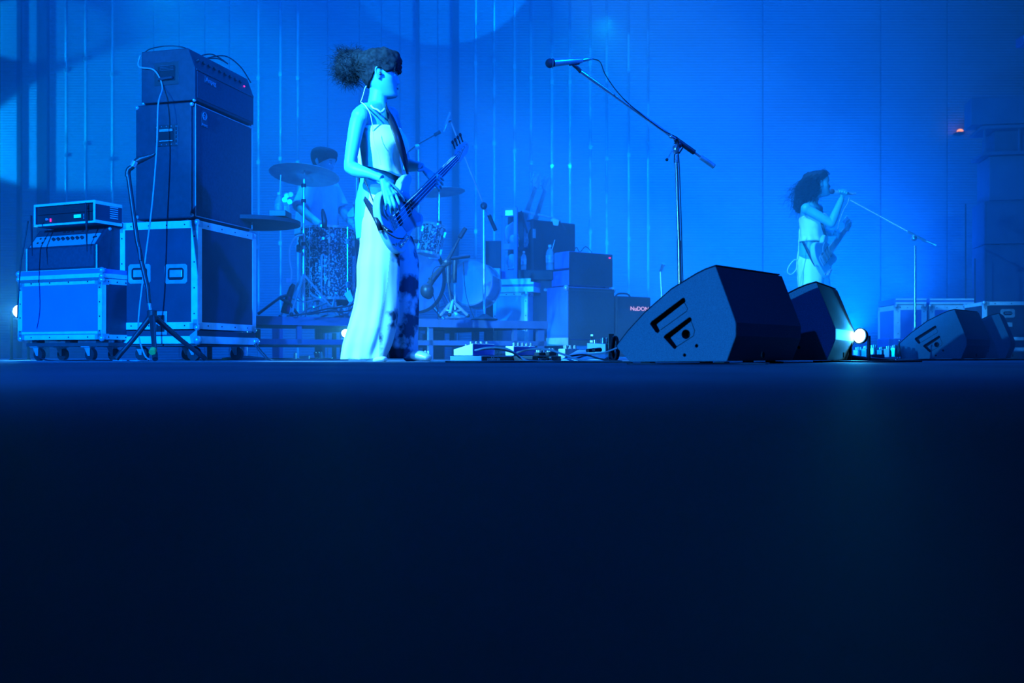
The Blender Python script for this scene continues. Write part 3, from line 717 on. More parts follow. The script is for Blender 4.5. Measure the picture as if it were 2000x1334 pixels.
def cymbal(p, c, r, nrm, name='cymbal'):
    nrm = V(nrm).normalized(); x = nrm.orthogonal().normalized(); M = frame(c, x, nrm.cross(x), nrm)
    prof = [(.006, .022), (r * .1, .021), (r * .17, .008), (r * .2, .004), (r * .6, -.006), (r, -.02), (r, -.0215), (r * .6, -.0085), (r * .2, .0015), (r * .16, .006), (r * .09, .018), (.006, .019)]
    o = MB(M).lathe(prof, n=64).build(name, M_CYMBAL, p, smooth='auto')
    MB(M).cyl((0, 0, -.02), (0, 0, .05), .007, 10).build('wing_nut', M_CHROME, o)
    MB(M).cyl((0, 0, .02), (0, 0, .032), .018, 14).build('felt', M_RUB, o)
    return o
def stand_legs(p, b, hub, spread, n=3, a0=.4, m=M_CHROME, r=.009):
    for k in range(n):
        a = a0 + 2 * math.pi * k / n; e = V((math.cos(a), math.sin(a), 0))
        l = MB().tube([b + V((0, 0, hub)), b + e * spread + V((0, 0, .014))], r, 8).build('leg', m, p)
        MB().ball(b + e * spread + V((0, 0, .014)), .015, n=10).build('rubber_foot', M_RUB, l)
        MB().tube([b + V((0, 0, hub * .35)), b + e * spread * .55 + V((0, 0, hub * .45))], r * .7, 6).build('brace', m, l)
# crash cymbal over the floor tom
d = 7.3; b0 = deck(593, d)
cy = thing('cymbal_stand', b0, 'large crash cymbal on a straight chrome stand left of the drummer', 'cymbal')
cymbal(cy, at(595, 337, d), gx(663, d) - gx(595, d), (.06, .17, 1))
MB().tube([b0 + V((0, 0, .05)), at(593, 480, d)], .0125, 10).build('lower_tube', M_CHROME, cy, smooth='auto')
MB().tube([at(593, 480, d), at(594, 350, d)], .009, 10).build('upper_tube', M_CHROME, cy, smooth='auto')
m = MB()
for py in (480, 396, 366): m.mark(); m.cyl(at(593, py, d), at(593, py - 7, d), .018, 12)
m.build('height_clamp', M_PLAST, cy)
stand_legs(cy, b0, .32, .26)
# second cymbal, nearly edge-on, behind the bassist's hand
d = 8.1; b0 = deck(857, d)
cy2 = thing('cymbal_stand', b0, 'cymbal seen edge-on on a stand behind the bass neck', 'cymbal')
cymbal(cy2, at(858, 371, d), .21, (-.08, .03, 1))
MB().tube([b0, at(858, 375, d)], .010, 10).build('stand_tube', M_CHROME, cy2, smooth='auto')
MB().cyl(at(858, 440, d), at(858, 432, d), .018, 12).build('height_clamp', M_PLAST, cy2)
stand_legs(cy2, b0, .3, .25, a0=1.2)
# hi-hat at left of the bassist's hip
d = 7.95; b0 = deck(694, d)
hh = thing('hi_hat', b0, 'pair of dark hi-hat cymbals tilted on a stand left of the bassist', 'cymbal')
cymbal(hh, at(697, 404, d), .105, (-.5, -.55, .75), 'upper_cymbal'); cymbal(hh, at(698, 408, d), .1, (-.5, -.55, .75), 'lower_cymbal')
MB().tube([b0, at(696, 345, d)], .008, 8).build('stand_tube', M_CHROME, hh); stand_legs(hh, b0, .25, .22)

# ---- microphone stands on the riser
def boom_mic(p, tip, tail, r=.014, body=M_PLAST):
    d_ = (tip - tail).normalized()
    MB().tube([tail, tail.lerp(tip, .6), tip - d_ * .02, tip], [r * .7, r, r, r * .5], 12).build('microphone', body, p, smooth='auto')
d = 7.9
b0 = deck(946, d)
bs1 = thing('boom_stand', b0, 'tall boom stand holding an overhead microphone over the kit', 'microphone stand')
MB().tube([b0 + V((0, 0, .03)), at(945, 405, d)], .0125, 10).build('pole', M_STEEL, bs1, smooth='auto')
MB().tube([at(966, 445, d + .1), at(945, 400, d), at(879, 234, d - .35)], .007, 8).build('boom', M_CHROME, bs1, smooth='auto')
MB().tube([at(968, 450, d + .1), at(955, 420, d + .05)], .016, 10).build('counterweight', M_PLAST, bs1)
MB().ball(at(945, 402, d - .02), .028, .02, .03, n=12).build('boom_clamp', M_PLAST, bs1)
boom_mic(bs1, at(867, 256, d - .4), at(880, 219, d - .36), .011, M_CHROME)
MB().tube([at(874, 238, d - .38), at(880, 236, d - .35)], .008, 8).build('clip', M_PLAST, bs1)
MB().lathe([(.10, 0), (.11, .01), (.05, .03), (.02, .05)], M=tr(b0.x, b0.y, b0.z), n=24).build('round_base', M_PLAST, bs1, smooth='auto')
d = 7.25
b0 = deck(884, d)
ks = thing('boom_stand', b0, 'short black boom stand with a fat microphone at the bass drum head', 'microphone stand')
MB().tube([b0 + V((0, 0, .03)), at(876, 553, d), at(875, 518, d)], [.009, .009, .016], 10).build('pole', M_PLAST, ks)
MB().tube([at(876, 553, d), at(876, 515, d)], .016, 10).build('pole_grip', M_PLAST, ks)
MB().tube([at(842, 548, d - .05), at(872, 513, d), at(897, 466, d + .05)], [.028, .016, .008], 10).build('boom', M_PLAST, ks, smooth='auto')
MB().tube([at(898, 464, d + .05), at(909, 446, d + .07)], [.018, .016], 10).build('counterweight', M_PLAST, ks)
MB().ball(at(873, 513, d), .036, .03, .032, n=12).build('boom_clamp', M_PLAST, ks)
MB().ball(at(834, 568, d - .08), .05, .05, .055, n=18).build('microphone', M_PLAST, ks, smooth=True)
MB().tube([at(836, 560, d - .07), at(845, 545, d - .04)], .024, 10).build('microphone_yoke', M_PLAST, ks)
stand_legs(ks, b0, .12, .12, m=M_CHROME, r=.012)
MB().tube(cr([at(868, 520, d - .03), at(848, 525, d - .1), at(843, 560, d - .1), at(853, 600, d - .05), deck(856, d) + V((0, 0, .006))], 6), .003, 6).build('cable', M_CABLE, ks)
b0 = deck(889, 7.45)
k2 = thing('boom_stand', b0, 'short black stand with level arm beside the bass drum stand', 'microphone stand')
MB().tube([b0 + V((0, 0, .03)), at(888, 555, 7.45)], .008, 8).build('pole', M_STEEL, k2)
MB().tube([at(888, 552, 7.45), at(889, 508, 7.45)], .016, 10).build('pole_grip', M_PLAST, k2)
MB().tube([at(872, 507, 7.4), at(890, 504, 7.45), at(917, 500, 7.5)], [.008, .013, .014], 10).build('boom', M_PLAST, k2)
MB().lathe([(.075, 0), (.08, .01), (.03, .03), (.015, .045)], M=tr(b0.x, b0.y, b0.z), n=24).build('round_base', M_CHROME, k2, smooth='auto')
cable([at(905, 512, 7.5), at(908, 560, 7.5), at(914, 590, 7.5), deck(926, 7.5) + V((0, 0, .006))], .003, 'thin cable hanging from the level arm beside the bass drum')
b0 = deck(818, 8.5)
k3 = thing('boom_stand', b0, 'thin distant boom stand seen just right of the bassist chest', 'microphone stand')
MB().tube([b0, at(817, 290, 8.5)], .008, 8).build('pole', M_STEEL, k3); MB().tube([at(797, 297, 8.45), at(812, 284, 8.5), at(852, 262, 8.6)], .006, 8).build('boom', M_PLAST, k3)
MB().tube([at(848, 264, 8.6), at(860, 257, 8.6)], .016, 10).build('counterweight', M_PLAST, k3); MB().ball(at(815, 287, 8.48), .024, n=10).build('boom_clamp', M_CHROME, k3); stand_legs(k3, b0, .3, .25)
# floor tom microphone on a clip, tom stick bag, white hose
d = 7.45
tm = thing('clip_microphone', at(632, 452, d), 'small clip-on microphone standing at the rim of the floor tom', 'microphone')
MB().tube([at(633, 446, d), at(634, 432, d), at(631, 415, d), at(630, 408, d)], [.02, .022, .016, .008], 12).build('capsule', M_PLAST, tm, smooth=True)
MB().tube([at(634, 452, d), at(634, 440, d)], .008, 8).build('clamp', M_CHROME, tm)
d = 7.3
tag(MB().tube(cr([at(592, 459, d), at(578, 463, d), at(567, 480, d), at(565, 505, d), at(569, 530, d), at(568, 548, d)], 5), .011, 8, flat=.6).build('white_strap', M_WHITE, None, smooth=True), 'pale strap looping down the left side of the floor tom', 'strap')
d = 7.25
bg = thing('stick_bag', deck(562, d), 'dark leaning bag with a red patch left of the floor tom', 'bag')
MB().tube([at(556, 612, d), at(562, 588, d), at(570, 562, d), at(574, 555, d)], [.045, .038, .028, .02], 12, flat=.7).build('bag_body', M_PLAST, bg, smooth='auto')
m = MB(); m.mark(); m.ball(at(562, 602, d - .03), .018, .008, .028, n=12); m.mark(); m.ball(at(565, 584, d - .03), .011, .008, .02, n=12)
m.build('patch', M_RED, bg, True, label='red patch')
MB().box(*(gx(561, d), gx(570, d), d - .03, d - .015, gz(552, d), gz(544, d))).build('label_tag', M_WHITE, bg)
b0 = deck(612, 7.2)
hs = thing('tripod_stand', deck(540, 7.15), 'low dark tripod leg folded across the front of the riser', 'stand')
MB().tube([deck(504, 7.05) + V((0, 0, .016)), at(548, 580, 7.15), at(560, 577, 7.2)], .011, 8).build('leg', M_PLAST, hs)
MB().tube([at(548, 583, 7.15), at(566, 592, 7.2), deck(583, 7.25) + V((0, 0, .012))], .011, 8).build('leg', M_PLAST, hs)
hw = thing('drum_hardware', deck(632, 7.35), 'bright folded drum pedal hardware under the floor tom', 'pedal')
for a_, b_ in (((606, 574), (650, 600)), ((612, 602), (640, 590)), ((650, 602), (656, 572)), ((600, 604), (616, 596)), ((640, 606), (668, 598))):
    MB().tube([at(*a_, 7.4), at(*b_, 7.3)], .009, 8).build('rod', M_CHROME, hw)
MB().ball(at(613, 600, 7.3), .014, n=10).build('joint', M_CHROME, hw); MB().box(gx(603, 7.3), gx(665, 7.3), 7.25, 7.45, RH, RH + .018).build('base_plate', M_PLAST, hw)
pk = thing('kick_pedal', deck(682, 7.4), 'chrome pedal and clamp under the right edge of the floor tom', 'pedal')
MB().prism([(gx(672, 7.4), gz(574, 7.4)), (gx(683, 7.4), gz(566, 7.4)), (gx(690, 7.4), gz(585, 7.4)), (gx(684, 7.4), gz(594, 7.4))], 7.4, 7.42, 'xz').build('footboard', M_WHITE, pk)
for q in ((672, 612, 684, 590), (690, 612, 684, 590), (676, 612, 690, 600)): MB().tube([at(q[0], q[1], 7.38), at(q[2], q[3], 7.4)], .006, 6).build('frame_rod', M_CHROME, pk)
for i, pts in enumerate(([at(560, 618, 7.1), at(600, 612, 7.1), at(640, 603, 7.15), at(690, 594, 7.2), at(700, 560, 7.3), at(700, 470, 7.4)], [at(600, 614, 7.05), at(640, 608, 7.1), at(690, 600, 7.15), at(697, 520, 7.2), at(692, 400, 7.5)])):
    cable(pts, .006, ('thick', 'upper')[i] + ' black cable running along the riser edge and up behind the bassist', n=8)

# ---- drinks table and bottles behind the big case
d = 6.75; tc_ = V((gx(484, d), d + .1, 0))
tb = thing('side_table', tc_, 'round dark drinks table behind the tall flight case', 'table')
zt_ = gz(437, d)
MB(tr(tc_)).lathe([(.30, zt_), (.33, zt_ + .005), (.33, zt_ + .03), (.31, zt_ + .035)], n=48).build('table_top', M_WOOD, tb, smooth='auto')
MB(tr(tc_)).cyl((-.05, 0, .02), (-.05, 0, zt_), .02, 14).build('pole', M_STEEL, tb); MB(tr(tc_)).lathe([(.15, 0), (.15, .015), (.03, .03)], n=32, M=tr(-.05)).build('round_base', M_WOOD, tb)
MB().box(gx(527, 6.65), gx(560, 6.65), 6.62, 6.8, zt_ + .034, zt_ + .075).build('tray', M_PLAST, None, bevel=.003)
tray = bpy.data.objects['tray']; tag(tray, 'small dark box tray on the edge of the round drinks table', 'tray')
def bottle(c, h, r, label, straw=None, m=M_CLEAR):
    p = thing('water_bottle', c, label, 'bottle', 'plastic water bottles')
    MB(tr(V(c))).lathe([(r * .9, 0), (r, .006), (r, h * .18), (r * .94, h * .2), (r, h * .22), (r, h * .4), (r * .95, h * .42), (r, h * .44), (r, h * .66), (r * .8, h * .76), (r * .36, h * .86), (r * .34, h * .92)], n=24).build('bottle_body', m, p, smooth='auto')
    MB(tr(V(c))).lathe([(r * 1.01, h * .3), (r * 1.01, h * .58)], n=24).build('label_band', M_WATER, p, smooth='auto')
    MB(tr(V(c))).cyl((0, 0, h * .91), (0, 0, h), r * .42, 16).build('bottle_cap', M_WHITE, p)
    if straw: MB(tr(V(c))).tube([(0, 0, h * .5), V(straw)], .0035, 6).build('straw', M_WHITE, p)
    return p
zt3 = zt_ + .035
bottle((gx(545, 6.83), 6.83, zt3), .19, .03, 'clear water bottle with an upright straw on the round drinks table', (.012, 0, .31))
bottle((gx(558, 6.86), 6.86, zt3), .17, .028, 'clear water bottle at the right edge of the round drinks table')
g_ = thing('plastic_cup', (gx(566, 6.75), 6.75, zt3 + .11), 'cluster of small clear caps on the bottles of the drinks table', 'cup')
for (px, py) in ((560, 382), (568, 380), (566, 394), (556, 390)):
    MB().lathe([(.017, 0), (.017, .012), (.012, .014)], M=tr(at(px, py, 6.75)) @ rot(90, 'X'), n=20).build('cap', M_CLEAR, g_, smooth='auto')
MB().tube([V((gx(566, 6.8), 6.8, zt3)), at(563, 388, 6.77)], .004, 6).build('stem', M_CLEAR, g_)
# ================================================================== FLOOR WEDGE MONITORS
wc = Corner(1437, 3.5, 39.6)
prof_px = [(1419, 705.5), (1437, 656), (1437, 630), (1421, 585), (1397, 520)] 
top_px = [(1397, 520), (1377, 527), (1359, 536), (1310, 566), (1258, 612), (1225, 648), (1206, 673), (1204.5, 676), (1206, 681), (1230, 707)]
WP = [wc.uz(*p) for p in prof_px + top_px[1:]]
WP = [(u, max(z, .006)) for u, z in WP]
WW = .556
def wedge(px, d, th, label):
    c = Corner(px, d, th); M = c.M
    p = thing('floor_monitor', M @ V((-.22, WW / 2, 0)), label, 'stage monitor')
    zmax = max(z for u, z in WP)
    body = MB(M).prism(WP, 0, WW, 'xz').build('cabinet', M_WEDGE, p)
    def loc(a): return [wc.uz(1180 + x / 3.846, 500 + y / 3.846) for x, y in a]
    cut = MB(M)
    L1 = loc([(345, 512), (352, 495), (592, 314), (603, 318), (609, 340), (600, 350), (392, 512), (416, 562), (402, 578), (388, 572)])
    L2 = loc([(447, 612), (453, 598), (638, 461), (650, 464), (656, 480), (650, 490), (497, 612), (546, 680), (532, 698), (520, 692)])
    hole = lambda cx, cy, r, n=20: [wc.uz(1180 + (cx + r * math.cos(2 * math.pi * k / n)) / 3.846, 500 + (cy + r * 1.1 * math.sin(2 * math.pi * k / n)) / 3.846) for k in range(n)]
    for poly, dep in ((L1, .05), (L2, .05), (hole(613, 588, 31), .05), (hole(693, 675, 11), .02), (hole(603, 745, 10), .02)):
        cut.prism(poly, -.02, dep, 'xz')
    me = cut.mesh('cut'); co = bpy.data.objects.new('cut', me); COL.objects.link(co); me.materials.append(M_HOLE); body.data.materials.append(M_HOLE)
    bo = body.modifiers.new('b', 'BOOLEAN'); bo.operation = 'DIFFERENCE'; bo.object = co; bo.solver = 'EXACT'; bo.material_mode = 'TRANSFER'
    dg = bpy.context.evaluated_depsgraph_get(); nm = bpy.data.meshes.new_from_object(body.evaluated_get(dg)); body.modifiers.clear(); body.data = nm
    bpy.data.objects.remove(co)
    q = body.modifiers.new('bevel', 'BEVEL'); q.width = .004; q.segments = 2; q.limit_method = 'ANGLE'; q.angle_limit = math.radians(25)
    # outlines of the two handle panels
    def edge(a, r=.0012): MB(M).tube([(u, -.0005, z) for u, z in loc(a)], r, 6).build('handle_seam', M_HOLE, p)
    edge([(603, 350), (628, 395), (620, 415), (425, 555)]); edge([(655, 490), (680, 560), (672, 600), (548, 680)])
    # grille over the curved front
    g = MB(M); gp = WP[4:]; inner = [(u + .004, z + .004) for u, z in gp]
    n = len(gp)
    gp2 = [(u - .004, z + .005) for u, z in gp[:-3]]
    vs = [(u, y, z) for y in (.012, WW - .012) for u, z in gp2]; k = len(gp2)
    g.add(vs, [(i, i + 1, k + i + 1, k + i) for i in range(k - 1)]); g.build('grille', M_WGRILLE, p, solid=.004)
    r = MB(M)
    rp_ = MB(M).box(-.001, .004, WW * .32, WW * .5, .07, .10)
    MB(M).lathe([(.012, 0), (.012, .004)], M=tr(.000, WW * .38, gz(690, 3.5) - .005) @ rot(90, 'Y') , n=20).build('socket', M_HOLE, p)
    f = MB(M)
    for y in (.05, WW - .05):
        for u in (-.08, WP[-1][0] + .05): f.mark(); f.box(u - .02, u + .02, y - .02, y + .02, 0, .008)
    f.build('rubber_foot', M_RUB, p)
    return p
wedge(1437, 3.5, 39.6, 'near stage monitor, largest of the four wedges, side handle slots facing the camera')
wedge(1632, 4.3, 27, 'stage monitor standing just behind the largest wedge, lit by the floor lamp')
wedge(1888, 6.85, 41, 'far stage monitor in front of the right-hand flight case, handle slots visible')
wedge(1974, 7.5, 30, 'far stage monitor showing only a dark back sliver behind the third wedge')

# ================================================================== FLOOR LAMPS
def par(c, aim, label, r, power, color, angle=120, lens=True, cat='stage lamp', sp=True):
    c = V(c); a = (V(aim) - c).normalized(); x = a.orthogonal().normalized(); M = frame(c, x, a.cross(x), a)
    p = thing('floor_lamp', (c.x, c.y, 0), label, cat)
    MB(M).lathe([(r * .5, -r * .9), (r * .95, -r * .55), (r * 1.08, -.004), (r * 1.08, .002), (r * .9, .002)], n=32).build('can', M_PLAST, p, smooth='auto')
    MB(M).lathe([(.001, r * .55), (r * .35, r * .5), (r * .7, r * .32), (r * .95, .0), (r * .9, -.004)], n=32).build('lens', M_LAMPW, p, smooth=True, label='white-hot lens')
    y = MB(); y.box(c.x - r * 1.3, c.x - r * 1.15, c.y - .015, c.y + .015, 0, c.z); y.box(c.x + r * 1.15, c.x + r * 1.3, c.y - .015, c.y + .015, 0, c.z); y.box(c.x - r * 1.3, c.x + r * 1.3, c.y - .03, c.y + .03, 0, .006)
    y.build('yoke', M_PLAST, p)
    if sp: spot('lamp_light', c + a * (r * .7), c + a, color, power, angle, .4, r * .6)
    return p
par(at(1679, 656, 4.75), at(1600, 640, 4.6), 'blazing floor lamp beside the second wedge monitor', .036, 22, (.01, .4, 1.0), 112)
spot('lamp_halo_fill', at(1676, 650, 5.62), at(1560, 330, 8.0), (0, .2, 1), 700, 85, 1.0, .05)  # added spot inside the haze behind the lamp, makes its halo
par(at(675, 651, 8.3), at(665, 640, 6.0), 'bright lamp on the floor under the drum riser', .035, 30, (.03, .5, 1.0), 150)
par(at(39, 608, 7.2), at(0, 600, 6.4), 'bright lamp at the left edge behind the low blue case', .05, 45, (.03, .5, 1.0), 150)

# ================================================================== CENTRE MICROPHONE STAND
d = 4.75
cm = thing('microphone_stand', V((gx(1327, d), d, 0)), 'tall boom microphone stand rising behind the largest wedge', 'microphone stand')
MB().tube([V((gx(1330, d), d, .03)), at(1326, 470, d)], .011, 12).build('lower_pole', M_CHROME, cm, smooth='auto')
MB().tube([at(1326, 480, d), at(1320.5, 305, d)], .0085, 12).build('upper_pole', M_CHROME, cm, smooth='auto')
MB().lathe([(.13, 0), (.135, .008), (.13, .016), (.03, .028), (.016, .045)], M=tr(gx(1330, d), d, 0), n=40).build('round_base', M_PLAST, cm, smooth='auto')
MB().tube([at(1320.5, 318, d), at(1320.5, 302, d)], .012, 12).build('collar', M_CHROME, cm)
MB().ball(at(1320, 291, d - .005), .018, .02, .026, n=14).build('swivel_joint', M_CHROME, cm, smooth=True)
MB().ball(at(1324, 283, d), .02, .02, .02, n=14).build('swivel_joint', M_PLAST, cm, smooth=True)
jt = at(1322, 275, d - .02)
tipb = at(1134, 140, 4.55); tailb = at(1394, 325, 4.83)
def on(t): return tipb.lerp(tailb, t)
MB().tube([tipb, on(.71)], .0075, 12).build('boom', M_CHROME, cm, smooth='auto')
MB().tube([on(.0), on(.20)], .0095, 12).build('boom_sleeve', M_CHROME, cm, smooth='auto')
MB().tube([on(.70), on(.845)], .0125, 12).build('boom_clutch', M_PLAST, cm, smooth='auto')
MB().tube([on(.84), on(.9)], .006, 10).build('boom_rod', M_CHROME, cm)
MB().tube([on(.895), on(.995)], [.0125, .0125], 14).build('counterweight', M_STEEL, cm, smooth='auto')
MB().cyl(on(.995), on(1.0), .013, 14).build('end_cap', M_CHROME, cm)
MB().ball(at(1310, 267, d - .05), .0095, n=12).build('clutch_knob', M_CHROME, cm, smooth=True)
MB().tube([at(1315, 292, d - .02), at(1304, 310, d - .05)], .0035, 8).build('lever', M_CHROME, cm)
MB().ball(at(1302.5, 312, d - .05), .0075, n=10).build('lever_knob', M_PLAST, cm, smooth=True)
MB().tube([at(1326, 300, d), at(1334, 288, d)], .0035, 8).build('lever', M_PLAST, cm)
mc = thing('microphone', at(1110, 122, 4.55), 'dynamic vocal microphone clipped to the tall centre boom stand', 'microphone')
a_, b_ = at(1081, 122.5, 4.5), at(1137, 117.5, 4.56)
MB().tube([a_, a_.lerp(b_, .95), b_], [.0185, .0135, .0115], 20).build('handle', M_STEEL, mc, smooth='auto')
MB().ball(at(1074, 123.5, 4.495), .021, n=20).build('mesh_head', M_GRILLE, mc, smooth=True)
MB().tube([at(1078.5, 123, 4.5), at(1080.5, 123, 4.5)], .0245, 20).build('head_band', M_CHROME, mc)
MB().tube([b_, at(1147, 116, 4.57), at(1157, 115, 4.58)], [.009, .008, .003], 12).build('cable_plug', M_CHROME, mc, smooth='auto')
MB().tube([at(1112, 126, 4.53), at(1131, 123.5, 4.55)], .006, 10).build('clip', M_PLAST, cm)
MB().tube([at(1119, 127, 4.54), at(1128, 133, 4.55), at(1134, 140, 4.55)], [.006, .009, .009], 10).build('clip_neck', M_PLAST, cm)
cable([at(1157, 115, 4.58), at(1172, 121, 4.58), at(1182, 145, 4.58), at(1200, 172, 4.6), at(1222, 197, 4.6), on(.42) + V((0, -.012, 0)), on(.6) + V((0, -.012, -.004)), on(.72) + V((0, -.02, .005)), at(1324, 292, d - .03), at(1327, 330, d - .015), at(1331, 450, d - .015), at(1334, 560, d - .015), at(1336, 660, d - .02)], .0024,
      'thin microphone cable following the centre boom and pole')

# ================================================================== GUITAR AMPS, right of the riser
def R_corner(px, d, th=52, z=0.0): return Corner(px, d, th, z)
# big cabinet
c1 = Corner(1110, 8.6, 55)
w1, w2 = c1.wl(1063), c1.wr(1201)
zb, zt = c1.h(664), c1.h(559)
gcab = thing('guitar_cabinet', c1.M @ V((-w1 / 2, w2 / 2, 0)), 'large dark guitar speaker cabinet in the amp line, its pale side facing left', 'speaker cabinet')
MB(c1.M).box(-w1, -.015, 0, w2, zb, zt).build('cabinet_box', M_PANELB, gcab, bevel=.006)
MB(c1.M).box(-.016, .0, .01, w2 - .01, zb + .01, zt - .01).build('grille', M_GRILLE, gcab)
MB(c1.M).box(.0, .003, .015, w2 - .015, zt - .035, zt - .03).build('piping', M_PLATE, gcab)
b = MB(c1.M)
for x in (-w1 + .015, -.03):
    for y in (0, w2): b.mark(); b.ball((x, y, zt - .015), .028, n=10)
b.build('corner_cap', M_STEEL, gcab, smooth=True)
a = MB(c1.M); a.box(-w1, 0, -.005, .0, zb - .05, zb + .02); a.build('base_rail', M_ALU, gcab); MB(c1.M).box(-w1, 0, 0, w2, zb - .045, zb - .001).build('wheel_board', M_WOOD, gcab)
for x in (-w1 + .06, -.12):
    for y in (.07, w2 - .07): castor(gcab, x, y, .03, c1.M)
# head / combo above it
c2 = Corner(1112, 8.62, 55, c1.h(559) + .002)
w1, w2 = c2.wl(1077), c2.wr(1197); hh_ = c2.h(490)
am = thing('guitar_amplifier', c2.M @ V((-w1 / 2, w2 / 2, 0)), 'dark guitar amplifier with red lamp on top of the large cabinet', 'amplifier')
MB(c2.M).box(-w1, -.01, 0, w2, .008, hh_ * .46).build('lower_box', M_PANELB, am, bevel=.006)
MB(c2.M).box(-w1 * .86, -.01, 0, w2, hh_ * .52, hh_).build('upper_box', M_PANELB, am, bevel=.01)
MB(c2.M).box(-.012, .002, .005, w2 - .005, .012, hh_ * .98).build('grille', M_GRILLE, am)
MB(c2.M).box(.002, .012, w2 - .05, w2 - .035, hh_ * .86, hh_ * .9).build('power_lamp', M_LED_R, am, label='tiny red power lamp')
MB(c2.M).tube(cr([(-w1 * .4, w2 * .25, hh_ + .003), (-.1, w2 * .32, hh_ + .05), (-.1, w2 * .4, hh_ + .01), (-.08, w2 * .5, hh_ + .06), (-.05, w2 * .6, hh_ + .005)], 6), .004, 6).build('carry_strap', M_CABLE, am)
f = MB(c2.M)
for y in (.04, w2 - .04): f.mark(); f.box(-w1 * .8, -.03, y - .02, y + .02, 0, .009)
f.build('rubber_foot', M_RUB, am)
# small combo with lit lettering
c3 = Corner(1204, 8.9, 58)
w1, w2 = .24, c3.wr(1271); zt = c3.h(578)
co_ = thing('combo_amplifier', c3.M @ V((-w1 / 2, w2 / 2, 0)), 'small dark combo amplifier with glowing orange lettering near the largest wedge', 'amplifier')
MB(c3.M).box(-w1, 0, 0, w2, .02, zt).build('cabinet_box', M_VINYL, co_, bevel=.01)
MB(c3.M).box(0, .004, .015, w2 - .015, .04, zt * .8).build('grille', M_GRILLE, co_)
y_, z_ = c3.vz(1248.5, 603.5)
text('NuDON', .052, c3.M @ tr(.006, y_, z_) @ rot(90) @ rot(90, 'X'), M_LOGO_O, 'lettering', co_, sx=1.15)
MB(c3.M).tube(cr([(-.12, w2 * .2, zt), (-.12, w2 * .3, zt + .03), (-.12, w2 * .55, zt + .03), (-.12, w2 * .65, zt)], 5), .008, 8).build('handle', M_RUB, co_)
f = MB(c3.M)
for x in (-w1 + .03, -.03):
    for y in (.03, w2 - .03): f.mark(); f.cyl((x, y, 0), (x, y, .021), .014, 10)
f.build('rubber_foot', M_RUB, co_)
# bright cyan-front case with lid
c4 = Corner(1030, 8.7, 20)
w1, w2 = c4.wl(964), .42; zt = c4.h(571)
bc = thing('flight_case', c4.M @ V((-w1 / 2, w2 / 2, 0)), 'small flight case with brightly lit front panel and stepped lid behind the riser', 'flight case')
edge_case(bc, c4.M, w1, w2, .05, zt, e=.028, panel=mat('pale_panel', (.3, .6, .7), (.2, .45, .6), 6, .4), balls=True)
lw = c4.h(562)
MB(c4.M).box(-w1 - .02, .06, -.01, w2, zt + .004, lw + .01).build('lid_base', M_ALU, bc, bevel=.002)
MB(c4.M).box(-w1 - .02, .06, -.0, w2, lw + .012, c4.h(551)).build('lid', M_PANELB, bc)
MB(c4.M).box(-w1 + .04, .03, -.008, .01, c4.h(551), c4.h(544)).build('lid_rail', M_ALU, bc)
MB(c4.M).box(-w1 - .02, .06, -.008, .0, c4.h(555), c4.h(551)).build('lid_rail', M_ALU, bc)
f = MB(c4.M)
for x in (-w1 + .04, -.04):
    for y in (.04, w2 - .04): f.mark(); f.cyl((x, y, 0), (x, y, .052), .025, 12)
f.build('glide_foot', M_RUB, bc)
# dark case beside it
c5 = Corner(1062, 8.95, 10)
w1 = c5.wl(1032); zt = c5.h(572)
k5 = thing('flight_case', c5.M @ V((-w1 / 2, .2, 0)), 'narrow blue case side between the lit case and the large guitar cabinet', 'flight case')
edge_case(k5, c5.M, w1, .4, .0, zt, e=.02, panel=M_PANELB)
# upright open guitar vault: frame with two windows
c6 = Corner(1010, 9.0, 12, lw + .03)
c6 = Corner(1010, 8.98, 12, 0)
w1 = c6.wl(979); z0, z1 = c6.h(546), c6.h(405)
uv = thing('guitar_vault', c6.M @ V((-w1 / 2, .15, 0)), 'upright open case end with two window openings and guitars inside, behind the lit case', 'guitar case')
MB(c6.M).box(-w1, 0, .02, .36, 0, z0).build('lower_case', M_PANELB, uv)
fr_ = MB(c6.M); e = .028
fr_.box(-w1, -w1 + e, 0, .03, z0, z1); fr_.box(-e, 0, 0, .03, z0, z1)
zm0, zm1 = c6.h(487), c6.h(475)
for a0, a1 in ((z0, c6.h(527)), (zm0, zm1), (c6.h(422), z1)): fr_.box(-w1 + e, -e, 0, .03, a0, a1)
fr_.build('window_frame', M_PANELB, uv, bevel=.003)
MB(c6.M).box(-w1, 0, .28, .3, z0, z1).build('back_panel', M_VINYL, uv)
MB(c6.M).box(-w1 * .75, -w1 * .25, -.006, 0, c6.h(421), c6.h(410)).build('latch', M_STEEL, uv, bevel=.004)
m = MB(c6.M); m.mark(); m.ball((-w1 * .5, .12, c6.h(508)), .05, .03, .07, n=14); m.mark(); m.ball((-w1 * .45, .12, c6.h(465)), .035, .03, .045, n=14)
m.build('padding', M_WATER, uv, True)
MB(c6.M).tube(cr([(-w1 * .7, .1, c6.h(522)), (-w1 * .4, .08, c6.h(523)), (-w1 * .25, .1, c6.h(515))], 4), .008, 8).build('cable_coil', M_STEEL, uv)
MB().box(gx(960, 8.9), gx(978, 8.9), 8.86, 8.9, gz(545, 8.9), gz(524, 8.9)).build('box', M_STEEL, None, bevel=.012)
tag(bpy.data.objects['box'], 'small metal corner box beside the upright guitar vault', 'box')
bxk = thing('equipment_case', V((gx(945, 9.3), 9.3, 0)), 'tall dim equipment case behind the boom stand pole', 'equipment case')
MB().box(gx(945, 9.3), gx(980, 9.3), 9.3, 9.6, 0, gz(470, 9.3)).build('body', M_PANEL, bxk, bevel=.01); MB().box(gx(946, 9.3), gx(979, 9.3), 9.29, 9.3, gz(530, 9.3), gz(526, 9.3)).build('rail', M_PLATE, bxk)
